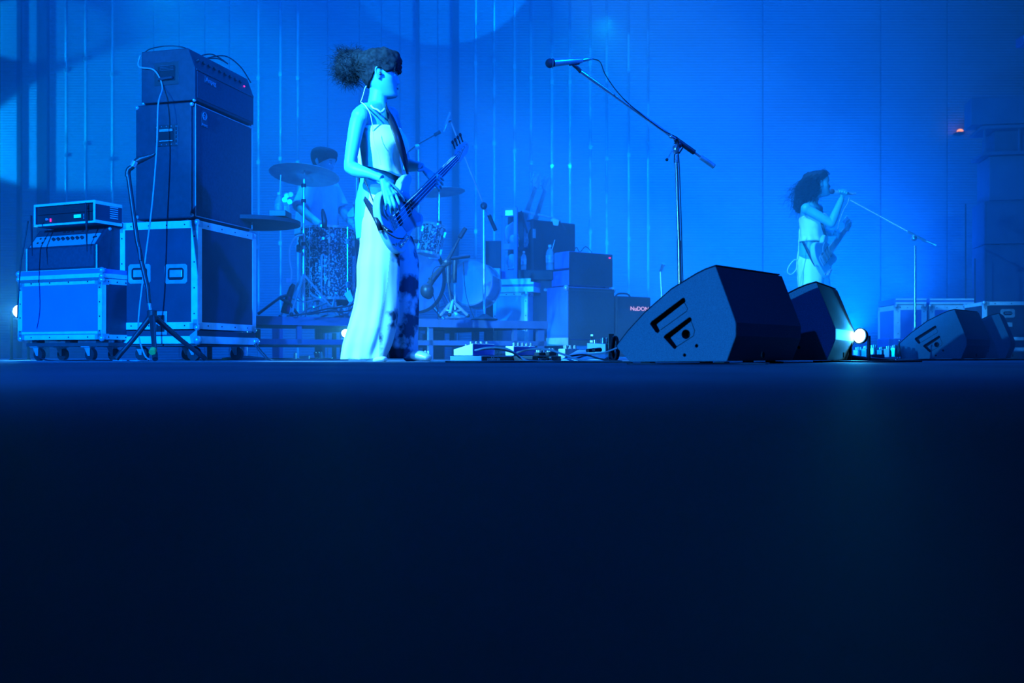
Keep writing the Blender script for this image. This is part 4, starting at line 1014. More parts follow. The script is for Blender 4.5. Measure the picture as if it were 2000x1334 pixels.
# big dark box behind
c7 = Corner(1040, 9.35, 52)
w1, w2 = .16, c7.wr(1124); z0, z1 = 0, c7.h(428)
bk = thing('equipment_case', c7.M @ V((-w1 / 2, w2 / 2, 0)), 'big dark open guitar trunk with a bright bar along its top', 'equipment case')
MB(c7.M).box(-.3, 0, 0, w2, 0, z1).build('body', M_VINYL, bk, bevel=.01)
MB(c7.M).box(-.02, .004, -.006, .01, z1 * .2, z1).build('edge_angle', M_PLATE, bk)
MB(c7.M).box(.004, .012, .0, .03, c7.h(465), c7.h(447)).build('latch', M_STEEL, bk)
MB().tube([at(1020, 412, 9.2), at(1045, 418, 9.2)], .012, 8).build('top_bar', M_STEEL, bk); MB().tube([at(1050, 419, 9.2), at(1088, 428, 9.22), at(1095, 432, 9.25)], .01, 8).build('top_bar', M_STEEL, bk)
MB().tube([at(1018, 412, 9.2), at(1030, 455, 9.3)], .01, 8).build('strut', M_PLATE, bk); MB().tube([at(1088, 428, 9.22), at(1104, 448, 9.3)], .008, 8).build('strut', M_PLATE, bk)
MB().prism([(gx(1078, 9.2), gz(427, 9.2)), (gx(1092, 9.2), gz(430, 9.2)), (gx(1090, 9.2), gz(441, 9.2)), (gx(1081, 9.2), gz(440, 9.2))], 9.19, 9.2, 'xz').build('cloth_tab', M_WHITE, bk)
# shelf with bottles
MB().box(gx(1012, 8.85), gx(1080, 8.85), 8.8, 9.02, gz(548, 8.85), gz(528, 8.85)).build('mixer', M_PLAST, None, bevel=.008)
mx = bpy.data.objects['mixer']; tag(mx, 'flat dark equipment box under the water bottles in the amp line', 'equipment box')
MB().box(gx(1024, 8.85), gx(1090, 8.85), 8.85, 9.0, 0, gz(548, 8.85) - .001).build('stand_block', M_PANEL, mx)
bottle(V((gx(1075, 8.7), 8.84, gz(528, 8.85))), .225, .035, 'larger clear water bottle with slanting straw in the amp line', (.045, 0, .27), M_CLEAR)
bottle(V((gx(1023, 8.84), 8.84, gz(528, 8.85))), .17, .025, 'smaller clear water bottle left of the larger one in the amp line', None, M_CLEAR)
sm_ = thing('microphone_stand', V((gx(1296, 9.4), 9.4, 0)), 'thin distant microphone stand left of the tall centre stand', 'microphone stand')
MB().tube([V((gx(1298, 9.4), 9.4, .02)), at(1290, 528, 9.4)], .011, 8).build('pole', M_STEEL, sm_); MB().tube([at(1290, 530, 9.4), at(1296, 515, 9.35)], [.012, .018], 8).build('microphone', M_STEEL, sm_); MB().lathe([(.12, 0), (.12, .01), (.02, .03)], M=tr(gx(1298, 9.4), 9.4, 0), n=24).build('round_base', M_PLAST, sm_)
# junk under / behind the riser
for i, (x0, x1, y0, y1, dd, lb) in enumerate(((531, 546, 636, 660, 9.6, 'pale box seen through the left riser opening'), (614, 630, 640, 660, 9.6, 'pale box seen through the middle riser opening'),
        (846, 868, 646, 664, 9.7, 'pale latch box seen through the riser right of the bassist'), (884, 893, 645, 664, 9.7, 'narrow bright post seen under the riser'))):
    o = MB().box(gx(x0, dd), gx(x1, dd), dd, dd + .15, 0 , gz(y0, dd)).build('storage_box', M_PANELB if i < 3 else M_WHITE, None, bevel=.01)
    tag(o, lb, 'box')

# ================================================================== STAGE RIGHT: cases, racks
c8 = Corner(1900, 10.4, 8)
e1 = thing('flight_case', V((gx(1790, 10.4), 10.6, 0)), 'left of the two low flight cases behind the far microphone stand', 'flight case')
w = c8.wl(1824); 
def low_case(px0, px1, d, label):
    c = Corner(px1, d, 4); w = c.wl(px0); p = thing('flight_case', c.M @ V((-w / 2, .3, 0)), label, 'flight case')
    edge_case(p, c.M, w, .6, .08, c.h(596), e=.05, panel=M_PANELB)
    l = MB(c.M).box(-w, 0, 0, .6, c.h(594), c.h(583)).build('lid', M_PANELB, p)
    MB(c.M).box(-w, 0, -.006, 0, c.h(594), c.h(590)).build('edge_angle', M_ALU, l); MB(c.M).box(-w, 0, -.006, 0, c.h(586), c.h(583)).build('edge_angle', M_ALU, l)
    for x in (-w + .08, -.12):
        for y in (.1, .5): castor(p, x, y, .03, c.M)
    return p
bpy.data.objects.remove(e1)
low_case(1749, 1809, 10.4, 'low flight case behind the far microphone stand, left of two')
low_case(1816, 1902, 10.4, 'low flight case behind the third wedge, right of two')
c9 = Corner(2062, 9.2, 8)
w = c9.wl(1921); p9 = thing('flight_case', c9.M @ V((-w / 2, .3, 0)), 'flight case with bright edges at the right end of the stage', 'flight case')
edge_case(p9, c9.M, w, .6, c9.h(685), c9.h(589), e=.03)
MB(c9.M).box(-w, 0, 0, .6, .0, c9.h(687)).build('base_board', M_WOOD, p9)
u, z = c9.uz(1968, 612); dish_handle(p9, c9.M, u, z, .125, .08)
u, z = c9.uz(1966, 634); MB(c9.M).box(u - .05, u + .05, -.003, 0, z - .02, z + .02).build('label_plate', M_SILVER, p9)
u, z = c9.uz(1970, 661); MB(c9.M).box(-w + .0, 0, -.006, 0, z - .018, z + .012).build('valance', M_ALU, p9)
lo = MB().box(gx(1735, 9.6), gx(1800, 9.6), 9.6, 9.9, 0, gz(661, 9.6)).build('storage_box', M_PANELB, None, bevel=.008); tag(lo, 'plain pale box on the floor behind the far pedals', 'box')
# thin upright poles
for px, y0, lb in ((1886, 398, 'thin vertical pole standing at stage right'), (1904, 505, 'shorter thin pole beside the vertical pole at stage right')):
    q = thing('light_pole', V((gx(px, 10.8), 10.8, 0)), lb, 'pole')
    MB().tube([V((gx(px, 10.8), 10.8, .02)), at(px, y0, 10.8)], .007, 8).build('pole', M_PLATE, q); MB().lathe([(.14, 0), (.14, .01), (.02, .03)], M=tr(gx(px, 10.8), 10.8, 0), n=24).build('round_base', M_PLAST, q)
# tall side tower of stacked gear at far right
cT = Corner(2110, 11.3, 10)
M_TOW = mat('tower_panel', (.12, .19, .28), (.10, .16, .25), 5, .6)
M_TOWL = mat('tower_panel_pale', (.14, .22, .32), (.13, .2, .3), 5, .6)
tw = thing('side_tower', V((gx(1975, 10.6), 10.8, 0)), 'tall dim tower of stacked framed cabinets at the right edge', 'equipment tower')
def tbox(pxl, y0, y1, nm, m, dep=.5, off=0.0, edge=False):
    w = cT.wl(pxl); z0, z1 = cT.h(y1), cT.h(y0)
    o = MB(cT.M).box(-w, 0, off, off + dep, z0, z1).build(nm, m, tw, bevel=.005)
    if edge:
        t = MB(cT.M); t.tube([(-w + .01, off - .004, z0 + .01), (-w + .01, off - .004, z1 - .01), (-.01, off - .004, z1 - .01)], .005, 6); t.tube([(-w + .01, off - .004, z0 + .01), (-.01, off - .004, z0 + .01)], .005, 6)
        t.build('edge_trim', M_TOWL, o)
tbox(1922, 475, 694, 'lower_cabinet', M_TOW, edge=True); tbox(1922, 388, 474, 'middle_cabinet', M_TOW, edge=True)
tbox(1935, 298, 386, 'upper_cabinet', M_TOWL, off=.05); tbox(1920, 290, 297, 'shelf', M_TOW); tbox(1950, 245, 289, 'shelf_unit', M_TOW, off=.15); tbox(1917, 238, 245, 'shelf', M_TOW)
tbox(1897, 182, 236, 'top_panel', M_TOW, off=0, dep=.3)
for px in (1922, 1990): tbox_w = cT.wl(px); MB(cT.M).box(-tbox_w, -tbox_w + .02, .02, .04, cT.h(290), cT.h(244)).build('post', M_TOWL, tw)
ol = MB().lathe([(.042, 0), (.038, .022), (.018, .037), (.001, .041)], M=tr(at(1875, 258, 12.9)), n=24).build('wall_lamp', M_LED_O, None, smooth='auto')
tag(ol, 'small orange warning lamp glowing high on the back wall', 'wall lamp')
br = MB().box(gx(1868, 12.9), gx(1882, 12.9), 12.86, 13.0, gz(262, 12.9), gz(258, 12.9)).build('bracket', M_PLAST, ol)
wlp = MB().box(gx(1991, 12.9), gx(2012, 12.9), 12.8, 13.0, gz(90, 12.9), gz(72, 12.9)).build('lamp_housing', M_PANELB, None, bevel=.01); tag(wlp, 'boxy lamp housing fixed high on the back wall at upper right', 'lamp housing')
MB().box(gx(1992, 12.9), gx(2011, 12.9), 12.78, 12.8, gz(80, 12.9), gz(75, 12.9)).build('light_strip', mat('strip_glow', (.3, .6, .8), None, 5, .4, emit=(0, .3, .9), estr=.7), wlp)

# ================================================================== PEDALS AND FLOOR CABLES
def pedal(px, d, th, pxl, pxr, ytop_near, z0, label, side=M_WHITE, front=M_PANELB, slope=.0, knobs=5, nm='effects_pedal', cat='effects pedal', krad=.009, kh=.018, kpos=None):
    c = Corner(px, d, th, z0); w1, w2 = c.wl(pxl), c.wr(pxr); h = c.h(ytop_near)
    p = thing(nm, c.M @ V((-w1 / 2, w2 / 2, 0)), label, cat, None)
    MB(c.M).prism([(-w1, 0), (0, 0), (0, h), (-w1, h - slope)], 0, w2, 'xz').build('housing', [side], p, bevel=.003)
    MB(c.M).box(-.0005, .0015, .002, w2 - .002, .003, h - .003).build('front_panel', front, p)
    k = MB(c.M)
    for i in range(knobs):
        y = w2 * (i + .6) / (knobs + .2); k.mark(); k.cyl((-w1 * .25, y, h - slope * .25 - .002), (-w1 * .25, y, h - slope * .25 + kh), krad, 12, krad * .8)
    if knobs: k.build('knob', M_CHROME, p, smooth='auto')
    s_ = MB(c.M); s_.cyl((-w1 * .7, w2 * .3, h - slope * .7 - .002), (-w1 * .7, w2 * .3, h - slope * .7 + .016), .007, 12)
    s_.build('foot_switch', M_CHROME, p, smooth='auto')
    return c, w1, w2, h
# first board
cp = Corner(940, 4.75, 30)
w1, w2 = cp.wl(879), cp.wr(1018); hb = .028
b1 = thing('pedalboard', cp.M @ V((-w1 / 2, w2 / 2, 0)), 'pedalboard with pale end and printed front to the right of the bassist', 'pedalboard')
MB(cp.M).box(-w1, 0, 0, w2, .002, hb).build('board_frame', M_PANELB, b1, bevel=.002)
MB(cp.M).box(-.0005, .002, .003, w2, .003, hb - .002).build('front_rail', M_PLAST, b1)
y_, z_ = cp.vz(963, 702)
text('pedaltrain', .024, cp.M @ tr(.003, y_, hb * .5) @ rot(90) @ rot(90, 'X'), M_WHITE, 'lettering', b1, sx=1.25)
M_BLUEP = mat('deep_blue_enamel', (.02, .08, .5), None, 10, .3)
pedal(923, 4.8, 32, 886, 966, 671, hb + .002, 'tall white-sided effects pedal with a row of knobs on the first pedalboard', M_WHITE, M_BLUEP, .028, 4, krad=.008)
pedal(1003, 5.0, 32, 987, 1046, 676, .03, 'white-sided effects pedal with chrome knobs, right of the tall one', M_WHITE, M_BLUEP, .0, 5, krad=.008)
cq = Corner(1040, 4.95, 33)
w1, w2 = cq.wl(985), cq.wr(1096)
b2 = thing('pedalboard', cq.M @ V((-w1 / 2, w2 / 2, 0)), 'second dark pedalboard with printed front under the chrome-knobbed pedal', 'pedalboard')
MB(cq.M).box(-w1, 0, 0, w2, .002, .028).build('board_frame', M_PLAST, b2, bevel=.002)
text('metro', .028, cq.M @ tr(.003, cq.vz(1059, 700)[0], .013) @ rot(90) @ rot(90, 'X'), M_TXT, 'lettering', b2, sx=1.25)
text('20', .026, cq.M @ tr(.003, cq.vz(1074, 700)[0], .014) @ rot(90) @ rot(90, 'X'), M_TXT, 'lettering', b2)
pedal(1052, 4.97, 33, 1043, 1064, 688, .029, 'small dark pedal on the second pedalboard, left of two', M_PLAST, M_PLAST, .0, 2)
pedal(1072, 5.0, 33, 1063, 1086, 687, .029, 'small dark pedal on the second pedalboard, right of two', M_PLAST, M_PLAST, .0, 2)
pedal(1103, 5.2, 36, 1090, 1131, 681, .012, 'silver effects pedal with three knobs left of the slanted board', M_SILVER, M_SILVER, .0, 3, krad=.01)
# slanted bright board with controller
cs2 = Corner(1178, 4.7, 20)
sb = thing('pedalboard', cs2.M @ V((-.15, .12, 0)), 'slanted silver pedalboard catching bright light in front of the guitar cabinet', 'pedalboard')
w1 = cs2.wl(1096)
MB(cs2.M).prism([(0, .004), (.28, .05), (.28, .058), (0, .012)], -w1, 0, 'yz').build('top_plate', M_SILVER, sb)
for x in (-w1 + .01, -.02): MB(cs2.M).prism([(.0, 0), (.28, 0), (.28, .05), (0, .004)], x, x + .01, 'yz').build('side_frame', M_PLAST, sb)
pedal(1183, 4.88, 25, 1146, 1199, 671, .028, 'bright silver effects box with large knob on the slanted pedalboard', M_SILVER, M_PLAST, -.004, 2, krad=.014, kh=.028)
for px, py, dd, lb in ((1160, 684, 4.75, 'left'), (1172, 683, 4.72, 'right')):
    q = thing('jack_plug', at(px, py, dd), 'black jack plug pushed into the silver effects box, %s of two' % lb, 'plug'); a_ = at(px, py, dd)
    MB().tube([a_, a_ + V((-.035, -.05, -.002))], [.011, .009], 10).build('plug_body', M_PLAST, q, smooth='auto'); MB().tube([a_, a_ + V((.006, .03, 0))], .004, 8).build('plug_tip', M_CHROME, q)
q = thing('cable_coil', at(1199, 678, 4.55), 'upright coil of black cable at the nose of the largest wedge', 'cable coil')
for k in range(4):
    c_ = at(1199 + k * 1.5, 680, 4.5 + k * .02); MB().tube([c_ + V((.012 * math.cos(a), .01 * math.sin(a * 2), .052 * math.sin(a))) for a in [i * .3927 for i in range(17)]], .005, 8).build('cable_turn', M_CABLE, q)
MB().box(gx(1189, 4.6), gx(1199, 4.6), 4.6, 4.64, .01, gz(652, 4.6)).build('plug_block', M_PLAST, q)
for px, py, s_, lb in ((1156, 655, .006, 'upper'), (1155, 667, .007, 'middle'), (1181, 665, .011, 'right')):
    q = thing('tape_label', at(px, py, 5.15), 'small white %s label tile standing behind the silver effects box' % lb, 'label'); c_ = at(px, py, 5.15)
    MB().box(c_.x - s_, c_.x + s_, 5.15, 5.16, c_.z - s_ * .8, c_.z + s_ * .8).build('tile', M_WHITE, q); MB().box(c_.x - .004, c_.x + .004, 5.16, 5.17, 0, c_.z).build('stem', M_PLAST, q)
# second performer's pedals
random.seed(11)
names = ('leftmost', 'second from the left', 'third from the left', 'fourth from the left', 'fifth from the left', 'sixth from the left')
for i, px in enumerate((1676, 1692, 1706, 1722, 1736, 1748)):
    pedal(px, 6.6 + .1 * (i % 2), 25, px - 10, px + 9, 683 - (i % 3) * 2, .02, 'small cluttered effects pedal by the singer, %s in the row' % names[i], (M_SILVER, M_WHITE, M_CHROME)[i % 3], (M_SILVER, M_PLAST)[i % 2], .0, 2 + i % 2, krad=.012, kh=.02)
MB().box(gx(1664, 6.4), gx(1756, 6.4), 6.45, 6.85, .004, .02).build('pedalboard', M_SILVER, None, bevel=.003); tag(bpy.data.objects[-1] if False else COL.objects[-1], 'low silver pedalboard under the singer pedals', 'pedalboard')
MB().box(gx(1703, 6.2), gx(1728, 6.2), 6.2, 6.3, 0, gz(692, 6.2)).build('stage_box', M_PANEL, None, bevel=.003); tag(COL.objects[-1], 'small dark stage box in front of the singer pedals', 'stage box')
q = thing('mini_tripod', V((gx(1755, 6.5), 6.5, 0)), 'tiny tripod stand beside the nose of the third wedge', 'tripod')
for dx in (-.018, .0, .022): MB().tube([at(1756, 667, 6.5), V((gx(1755, 6.5) + dx, 6.5 + dx * .5, .004))], .003, 6).build('leg', M_PLAST, q)
MB().ball(at(1757, 665, 6.5), .007, n=10).build('tip_ball', M_CHROME, q)
q = thing('stand_base', V((gx(1650, 4.9), 4.9, 0)), 'flat black stand foot lying at the foot of the second wedge', 'stand')
MB().prism([(gx(1643, 4.9), .0), (gx(1660, 4.9), 0), (gx(1657, 4.9), gz(676, 4.9)), (gx(1647, 4.9), gz(676, 4.9))], 4.9, 4.93, 'xz').build('upright', M_PLAST, q)
MB().tube([V((gx(1625, 4.75), 4.75, .012)), V((gx(1652, 4.9), 4.9, .022)), V((gx(1700, 4.8), 4.8, .01)), V((gx(1752, 4.7), 4.7, .008))], [.008, .016, .012, .006], 8).build('foot_bar', M_PLAST, q)
MB().ball(V((gx(1751, 4.68), 4.68, .008)), .007, n=10).build('foot_tip', M_CHROME, q)
# floor cables
random.seed(3)
def floor_cable(pl, r, label, m=None, lift=0.0):
    cable([V((gx(px, d_), d_, r + (z if z else 0))) for px, d_, z in pl], r, label, m)
floor_cable([(870, 4.2, 0), (960, 4.15, 0), (1050, 4.25, 0), (1150, 4.1, 0), (1235, 4.0, 0)], .004, 'black cable lying along the floor in front of the pedalboards')
floor_cable([(840, 4.5, 0), (920, 4.3, 0), (1000, 4.4, 0), (1100, 4.3, 0), (1200, 4.45, 0)], .004, 'second floor cable running past the pedalboards', M_CABLEL)
floor_cable([(928, 4.7, .05), (955, 4.62, .062), (990, 4.5, .055), (1015, 4.4, .02), (1035, 4.35, 0), (1080, 4.3, 0)], .005, 'blue-grey cable arching over the first pedalboard', M_CABLEL)
floor_cable([(930, 4.72, .05), (962, 4.6, .058), (1000, 4.45, .04), (1022, 4.38, .01), (1060, 4.36, 0)], .0045, 'black cable arching beside the blue-grey one')
floor_cable([(1010, 4.8, .04), (1040, 4.6, .055), (1075, 4.5, .05), (1100, 4.45, .03), (1135, 4.35, .005), (1180, 4.3, 0)], .005, 'cable humped between the two pedalboards', M_CABLEL)
floor_cable([(1120, 4.5, .01), (1150, 4.55, .03), (1180, 4.5, .04), (1205, 4.42, .06)], .004, 'cable crossing up to the cable coil', M_CABLEL)
floor_cable([(1105, 4.6, .02), (1140, 4.5, .03), (1175, 4.45, .01), (1215, 4.4, 0)], .004, 'black cable lying across the slanted silver board')
floor_cable([(70, 5.6, .02), (95, 5.5, 0), (130, 5.5, 0), (180, 5.6, 0), (240, 5.5, 0), (290, 5.4, 0)], .004, 'cable on the floor under the low blue case')
floor_cable([(130, 5.9, 0), (190, 5.8, 0), (230, 5.5, 0), (300, 5.55, 0), (270, 5.3, 0), (240, 5.4, 0)], .0035, 'pale cable curled by the short stand foot', M_CABLEL)
floor_cable([(500, 6.0, .1), (515, 5.95, .04), (535, 5.9, 0), (600, 6.0, 0), (680, 6.2, 0)], .004, 'cable trailing from the tall flight case toward the bassist')
floor_cable([(497, 6.3, .1), (510, 6.3, .04), (527, 6.3, 0), (560, 6.4, 0), (640, 6.6, 0)], .004, 'second cable trailing from behind the tall flight case')
floor_cable([(1225, 3.35, 0), (1290, 3.3, 0), (1360, 3.32, 0), (1420, 3.4, 0), (1500, 3.35, 0)], .0025, 'thin cable on the floor in front of the largest wedge')
floor_cable([(1600, 4.5, 0), (1660, 4.4, 0), (1720, 4.3, 0), (1800, 4.6, 0)], .004, 'cable on the floor beside the second wedge')
floor_cable([(1740, 6.3, 0), (1790, 5.9, 0), (1850, 6.0, 0), (1990, 6.3, 0), (2010, 6.6, 0)], .005, 'cable on the floor in front of the third wedge')
floor_cable([(520, 7.6, .0), (560, 7.7, 0), (600, 7.9, 0), (650, 8.0, 0)], .006, 'cable lying under the drum riser')
for px, dd, h_, lb in ((573, 7.6, .05, 'bent metal bracket on the floor under the riser'), (585, 7.7, .03, 'pale power strip under the riser')):
    o = MB().box(gx(px, dd), gx(px + (4 if h_ > .04 else 18), dd), dd, dd + .05, 0, h_).build('bracket' if h_ > .04 else 'power_strip', M_ALU); tag(o, lb, 'hardware')
for k, px in enumerate((618, 624, 630)):
    o = MB().tube([V((gx(px, 7.7), 7.7, .012)), V((gx(px - 4, 7.7), 7.72, .055))], .011, 10).build('cable_connector', M_CHROME); tag(o, ('left', 'middle', 'right')[k] + ' one of three shiny cable connectors upright on the floor under the riser', 'connector', 'shiny connectors under the riser')
for k, px in enumerate((832, 838)):
    o = MB().tube([V((gx(px, 6.5), 6.5, .0)), V((gx(px - 2, 6.5), 6.52, .06))], .009, 10).build('cable_connector', M_CHROME); tag(o, ('left', 'right')[k] + ' one of two shiny cable connectors beside the silver shoe', 'connector', 'shiny connectors by the shoe')
# ================================================================== GUITARS
def guitar(B, N, nrm, scale, label, name='electric_guitar', nstr=4, body=None, cat='guitar', offset=False, tip=None):
    """B bridge, N nut in world, nrm approximate front normal; scale length fixes the size"""
    B, N = V(B), V(N); X = (N - B).normalized(); Z = V(nrm); Z = (Z - X * Z.dot(X)).normalized(); Y = Z.cross(X)
    S = (N - B).length; k = S / .86 if nstr == 4 else S / .648
    M = frame(B, X, Y, Z); p = thing(name, B, label, cat); body = body or M_BASS
    if nstr == 4:
        ol = [(-.10, 0), (-.085, .09), (-.02, .152), (.06, .15), (.12, .112), (.17, .103), (.22, .128), (.28, .14), (.325, .122), (.325, .092), (.275, .07), (.245, .034), (.245, -.034), (.252, -.06), (.285, -.085), (.29, -.118), (.25, -.138), (.18, -.122), (.12, -.125), (.05, -.16), (-.03, -.165), (-.085, -.10)]
        L = .86; hx = .2; bt = .042
    else:
        ol = [(-.075, 0), (-.065, .08), (-.01, .14), (.06, .148), (.12, .115), (.17, .10), (.22, .118), (.27, .125), (.3, .10), (.28, .075), (.235, .055), (.205, .032), (.205, -.032), (.215, -.05), (.24, -.065), (.255, -.095), (.22, -.12), (.15, -.108), (.10, -.118), (.04, -.15), (-.02, -.145), (-.06, -.09)]
        L = .648; hx = .17; bt = .042
    ol = [(x * k, y * k) for x, y in ol]; P = [(q.x, q.y) for q in cr([(x, y, 0) for x, y in ol], 4, True)]
    T = bt * k; bo = MB(M).prism(P, -T - .012, -.012, 'xy').build('body', body, p, smooth='auto', bevel=.008 * k, seg=3)
    q = lambda x: x * k
    # pickguard, pickups, bridge, controls
    pg = [(q(.235), q(.05)), (q(.19), q(.085)), (q(.12), q(.075)), (q(.06), q(.03)), (q(.06), q(-.05)), (q(.08), q(-.10)), (q(.14), q(-.108)), (q(.2), q(-.1)), (q(.25), q(-.115)), (q(.265), q(-.09)), (q(.24), q(-.05))]
    MB(M).prism(pg, -.0125, -.009, 'xy').build('pickguard', M_PG, p)
    for x in ((.04, .15) if nstr == 4 else (.035, .1, .16)):
        pu = MB(M).box(q(x), q(x + .03), q(-.045), q(.045), -.013, -.002).build('pickup', M_PLAST, p, bevel=.003)
        pp = MB(M)
        for i in range(nstr): yy = q(.034) * (1 - 2 * i / (nstr - 1)); pp.mark(); pp.cyl((q(x + .015), yy, -.003), (q(x + .015), yy, .0), q(.004), 8)
        pp.build('pole_piece', M_CHROME, pu)
    MB(M).box(q(-.03), q(.02), q(-.04), q(.04), -.013, -.004).build('bridge', M_CHROME, p, bevel=.002)
    sd = MB(M)
    for i in range(nstr): yy = q(.03) * (1 - 2 * i / (nstr - 1)); sd.mark(); sd.box(q(-.006), q(.012), yy - q(.005), yy + q(.005), -.005, .001)
    sd.build('saddle', M_CHROME, p)
    MB(M).prism([(q(.075), q(-.1)), (q(.07), q(-.135)), (q(-.04), q(-.125)), (q(-.04), q(-.105))], -.0125, -.0095, 'xy').build('control_plate', M_CHROME, p)
    for i in range(3):
        x = q(.055 - .038 * i); MB(M).lathe([(q(.011), -.01), (q(.0105), .004), (q(.008), .007), (.001, .007)], M=tr(x, q(-.118 - .002 * i), 0), n=16).build('control_knob', M_CHROME, p, smooth='auto')
    MB(M).cyl((q(-.06), q(-.1), -.013), (q(-.06), q(-.1), -.006), q(.009), 12).build('jack_socket', M_CHROME, p)
    m = MB(M); m.mark(); m.cyl((q(-.1) if nstr == 4 else q(-.075), 0, -.03), (q(-.118) if nstr == 4 else q(-.09), 0, -.03), .008, 10); m.mark(); m.cyl((q(.32), q(.11), -.03), (q(.335), q(.118), -.03), .008, 10)
    m.build('strap_button', M_CHROME, p)
    # neck
    nk = MB(M); n0 = q(.2)
    w0, w1 = q(.031), q(.021)
    vs = []
    for x, w, h in ((n0, w0, .022), (S, w1, .018), ):
        vs += [(x, -w, -.003), (x, -w * .9, -.003 - h * .6), (x, 0, -.003 - h), (x, w * .9, -.003 - h * .6), (x, w, -.003)]
    nk.add(vs, [(0, 1, 6, 5), (1, 2, 7, 6), (2, 3, 8, 7), (3, 4, 9, 8), (4, 0, 5, 9), (0, 4, 3, 2, 1), (5, 6, 7, 8, 9)])
    neck = nk.build('neck', M_MAPLE, p, smooth='auto')
    MB(M).add([(n0, -w0, -.003), (S, -w1, -.003), (S, w1, -.003), (n0, w0, -.003), (n0, -w0, .002), (S, -w1, .002), (S, w1, .002), (n0, w0, .002)],
              [(0, 1, 2, 3), (4, 7, 6, 5), (0, 4, 5, 1), (1, 5, 6, 2), (2, 6, 7, 3), (3, 7, 4, 0)]).build('fretboard', M_FRET, neck)
    fr = MB(M)
    for i in range(0, 21):
        x = S - S * (1 - 2 ** (-i / 12)) if i else S - .001
        if x < n0 + .01: break
        w = w1 + (w0 - w1) * (S - x) / (S - n0); fr.mark(); fr.box(x - .0012, x + .0012, -w, w, .002, .0035)
    fr.build('fret', M_CHROME, neck)
    hs = [(S - .005, -w1), (S - .005, w1), (S + q(.03), q(.042)), (S + q(.08), q(.046)), (S + hx * k * .9, q(.036)), (S + hx * k, q(.012)), (S + hx * k * .96, q(-.012)), (S + hx * k * .75, q(-.03)), (S + q(.07), q(-.034)), (S + q(.03), q(-.04))]
    MB(M).prism(hs, -.018, -.004, 'xy').build('headstock', M_MAPLE, p, bevel=.003)
    for i in range(nstr):
        x = S + q(.035) + i * hx * k * .8 / nstr; t = MB(M)
        t.cyl((x, q(.02 - .004 * i / 4), -.005), (x, q(.02 - .004 * i / 4), .008), q(.007 if nstr == 4 else .004), 12)
        t.build('tuning_post', M_CHROME, p)
        t = MB(M); yy = q(.075 if nstr == 4 else .06)
        t.cyl((x, q(.03), -.012), (x, yy, -.012), q(.004), 8); t.ball((x, yy + q(.008), -.012), q(.014 if nstr == 4 else .008), q(.012 if nstr == 4 else .006), q(.006), n=12)
        t.build('tuning_key', M_PLAST if nstr == 4 else M_CHROME, p)
    for i in range(nstr):
        f_ = 1 - 2 * i / (nstr - 1)
        MB(M).tube([(0, q(.03) * f_, .002), (S, w1 * .82 * f_, .0045), (S + q(.035) + i * hx * k * .8 / nstr, q(.02), .003)], [.0026 - .0002 * i] * 3 if nstr == 4 else .0011, 5).build('string', M_STR, p)
    return p, M, k

# ================================================================== PEOPLE
HP = [(-.118, .0, -.012, .012), (-.115, .052, -.03, .026), (-.107, .078, -.03, .037), (-.095, .087, -.02, .045), (-.082, .085, -.03, .052), (-.072, .084, -.045, .057), (-.06, .084, -.058, .062),
      (-.045, .082, -.07, .066), (-.03, .081, -.08, .069), (-.015, .081, -.088, .072), (.0, .080, -.095, .074), (.015, .083, -.099, .0755), (.03, .088, -.101, .0765), (.045, .088, -.101, .077),
      (.06, .085, -.099, .075), (.075, .078, -.094, .071), (.09, .066, -.083, .063), (.1, .054, -.071, .053), (.11, .034, -.052, .037), (.116, .012, -.03, .018), (.1175, .0, -.012, .006)]
def head_r(z):
    for a, b in zip(HP[:-1], HP[1:]):
        if z <= b[0]:
            f = max(0, (z - a[0]) / (b[0] - a[0])); return [a[i] * (1 - f) + b[i] * f for i in (1, 2, 3)]
    return list(HP[-1][1:])
def g_(x, s): return math.exp(-(x / s) ** 2)
def interp(z, tab):
    if z <= tab[0][0] or z >= tab[-1][0]: return 0.0
    for a, b in zip(tab[:-1], tab[1:]):
        if z <= b[0]: f = (z - a[0]) / (b[0] - a[0]); return a[1] * (1 - f) + b[1] * f
def head_surf(z, phi, off=0.0, face=True):
    fr_, bk, w = head_r(z); c = math.cos(phi); s = math.sin(phi)
    mid = (fr_ * .35 + bk * .65) if False else 0.0
    a = fr_ if c > 0 else -bk
    x = a * math.copysign(abs(c) ** .9, c); y = w * math.copysign(abs(s) ** .9, s)
    if face and c > 0:
        x += interp(z, [(-.048, 0), (-.04, .012), (-.032, .022), (-.022, .020), (-.01, .013), (.005, .006), (.02, 0)]) * g_(y, .0095)
        x += interp(z, [(-.075, 0), (-.069, .006), (-.064, .001), (-.062, .001), (-.057, .007), (-.05, 0)]) * g_(y, .02)
        x += .006 * g_(z + .1, .01) * g_(y, .02)
        x -= .011 * g_(z - .0, .012) * (g_(y - .03, .013) + g_(y + .03, .013))
        x += .004 * g_(z - .018, .007) * (g_(y - .03, .018) + g_(y + .03, .018))
        y += math.copysign(.003, s) * g_(z + .025, .02) * g_(x - .05, .025)
    L = math.hypot(x, y) or 1
    return V((x + off * x / L, y + off * y / L, z))
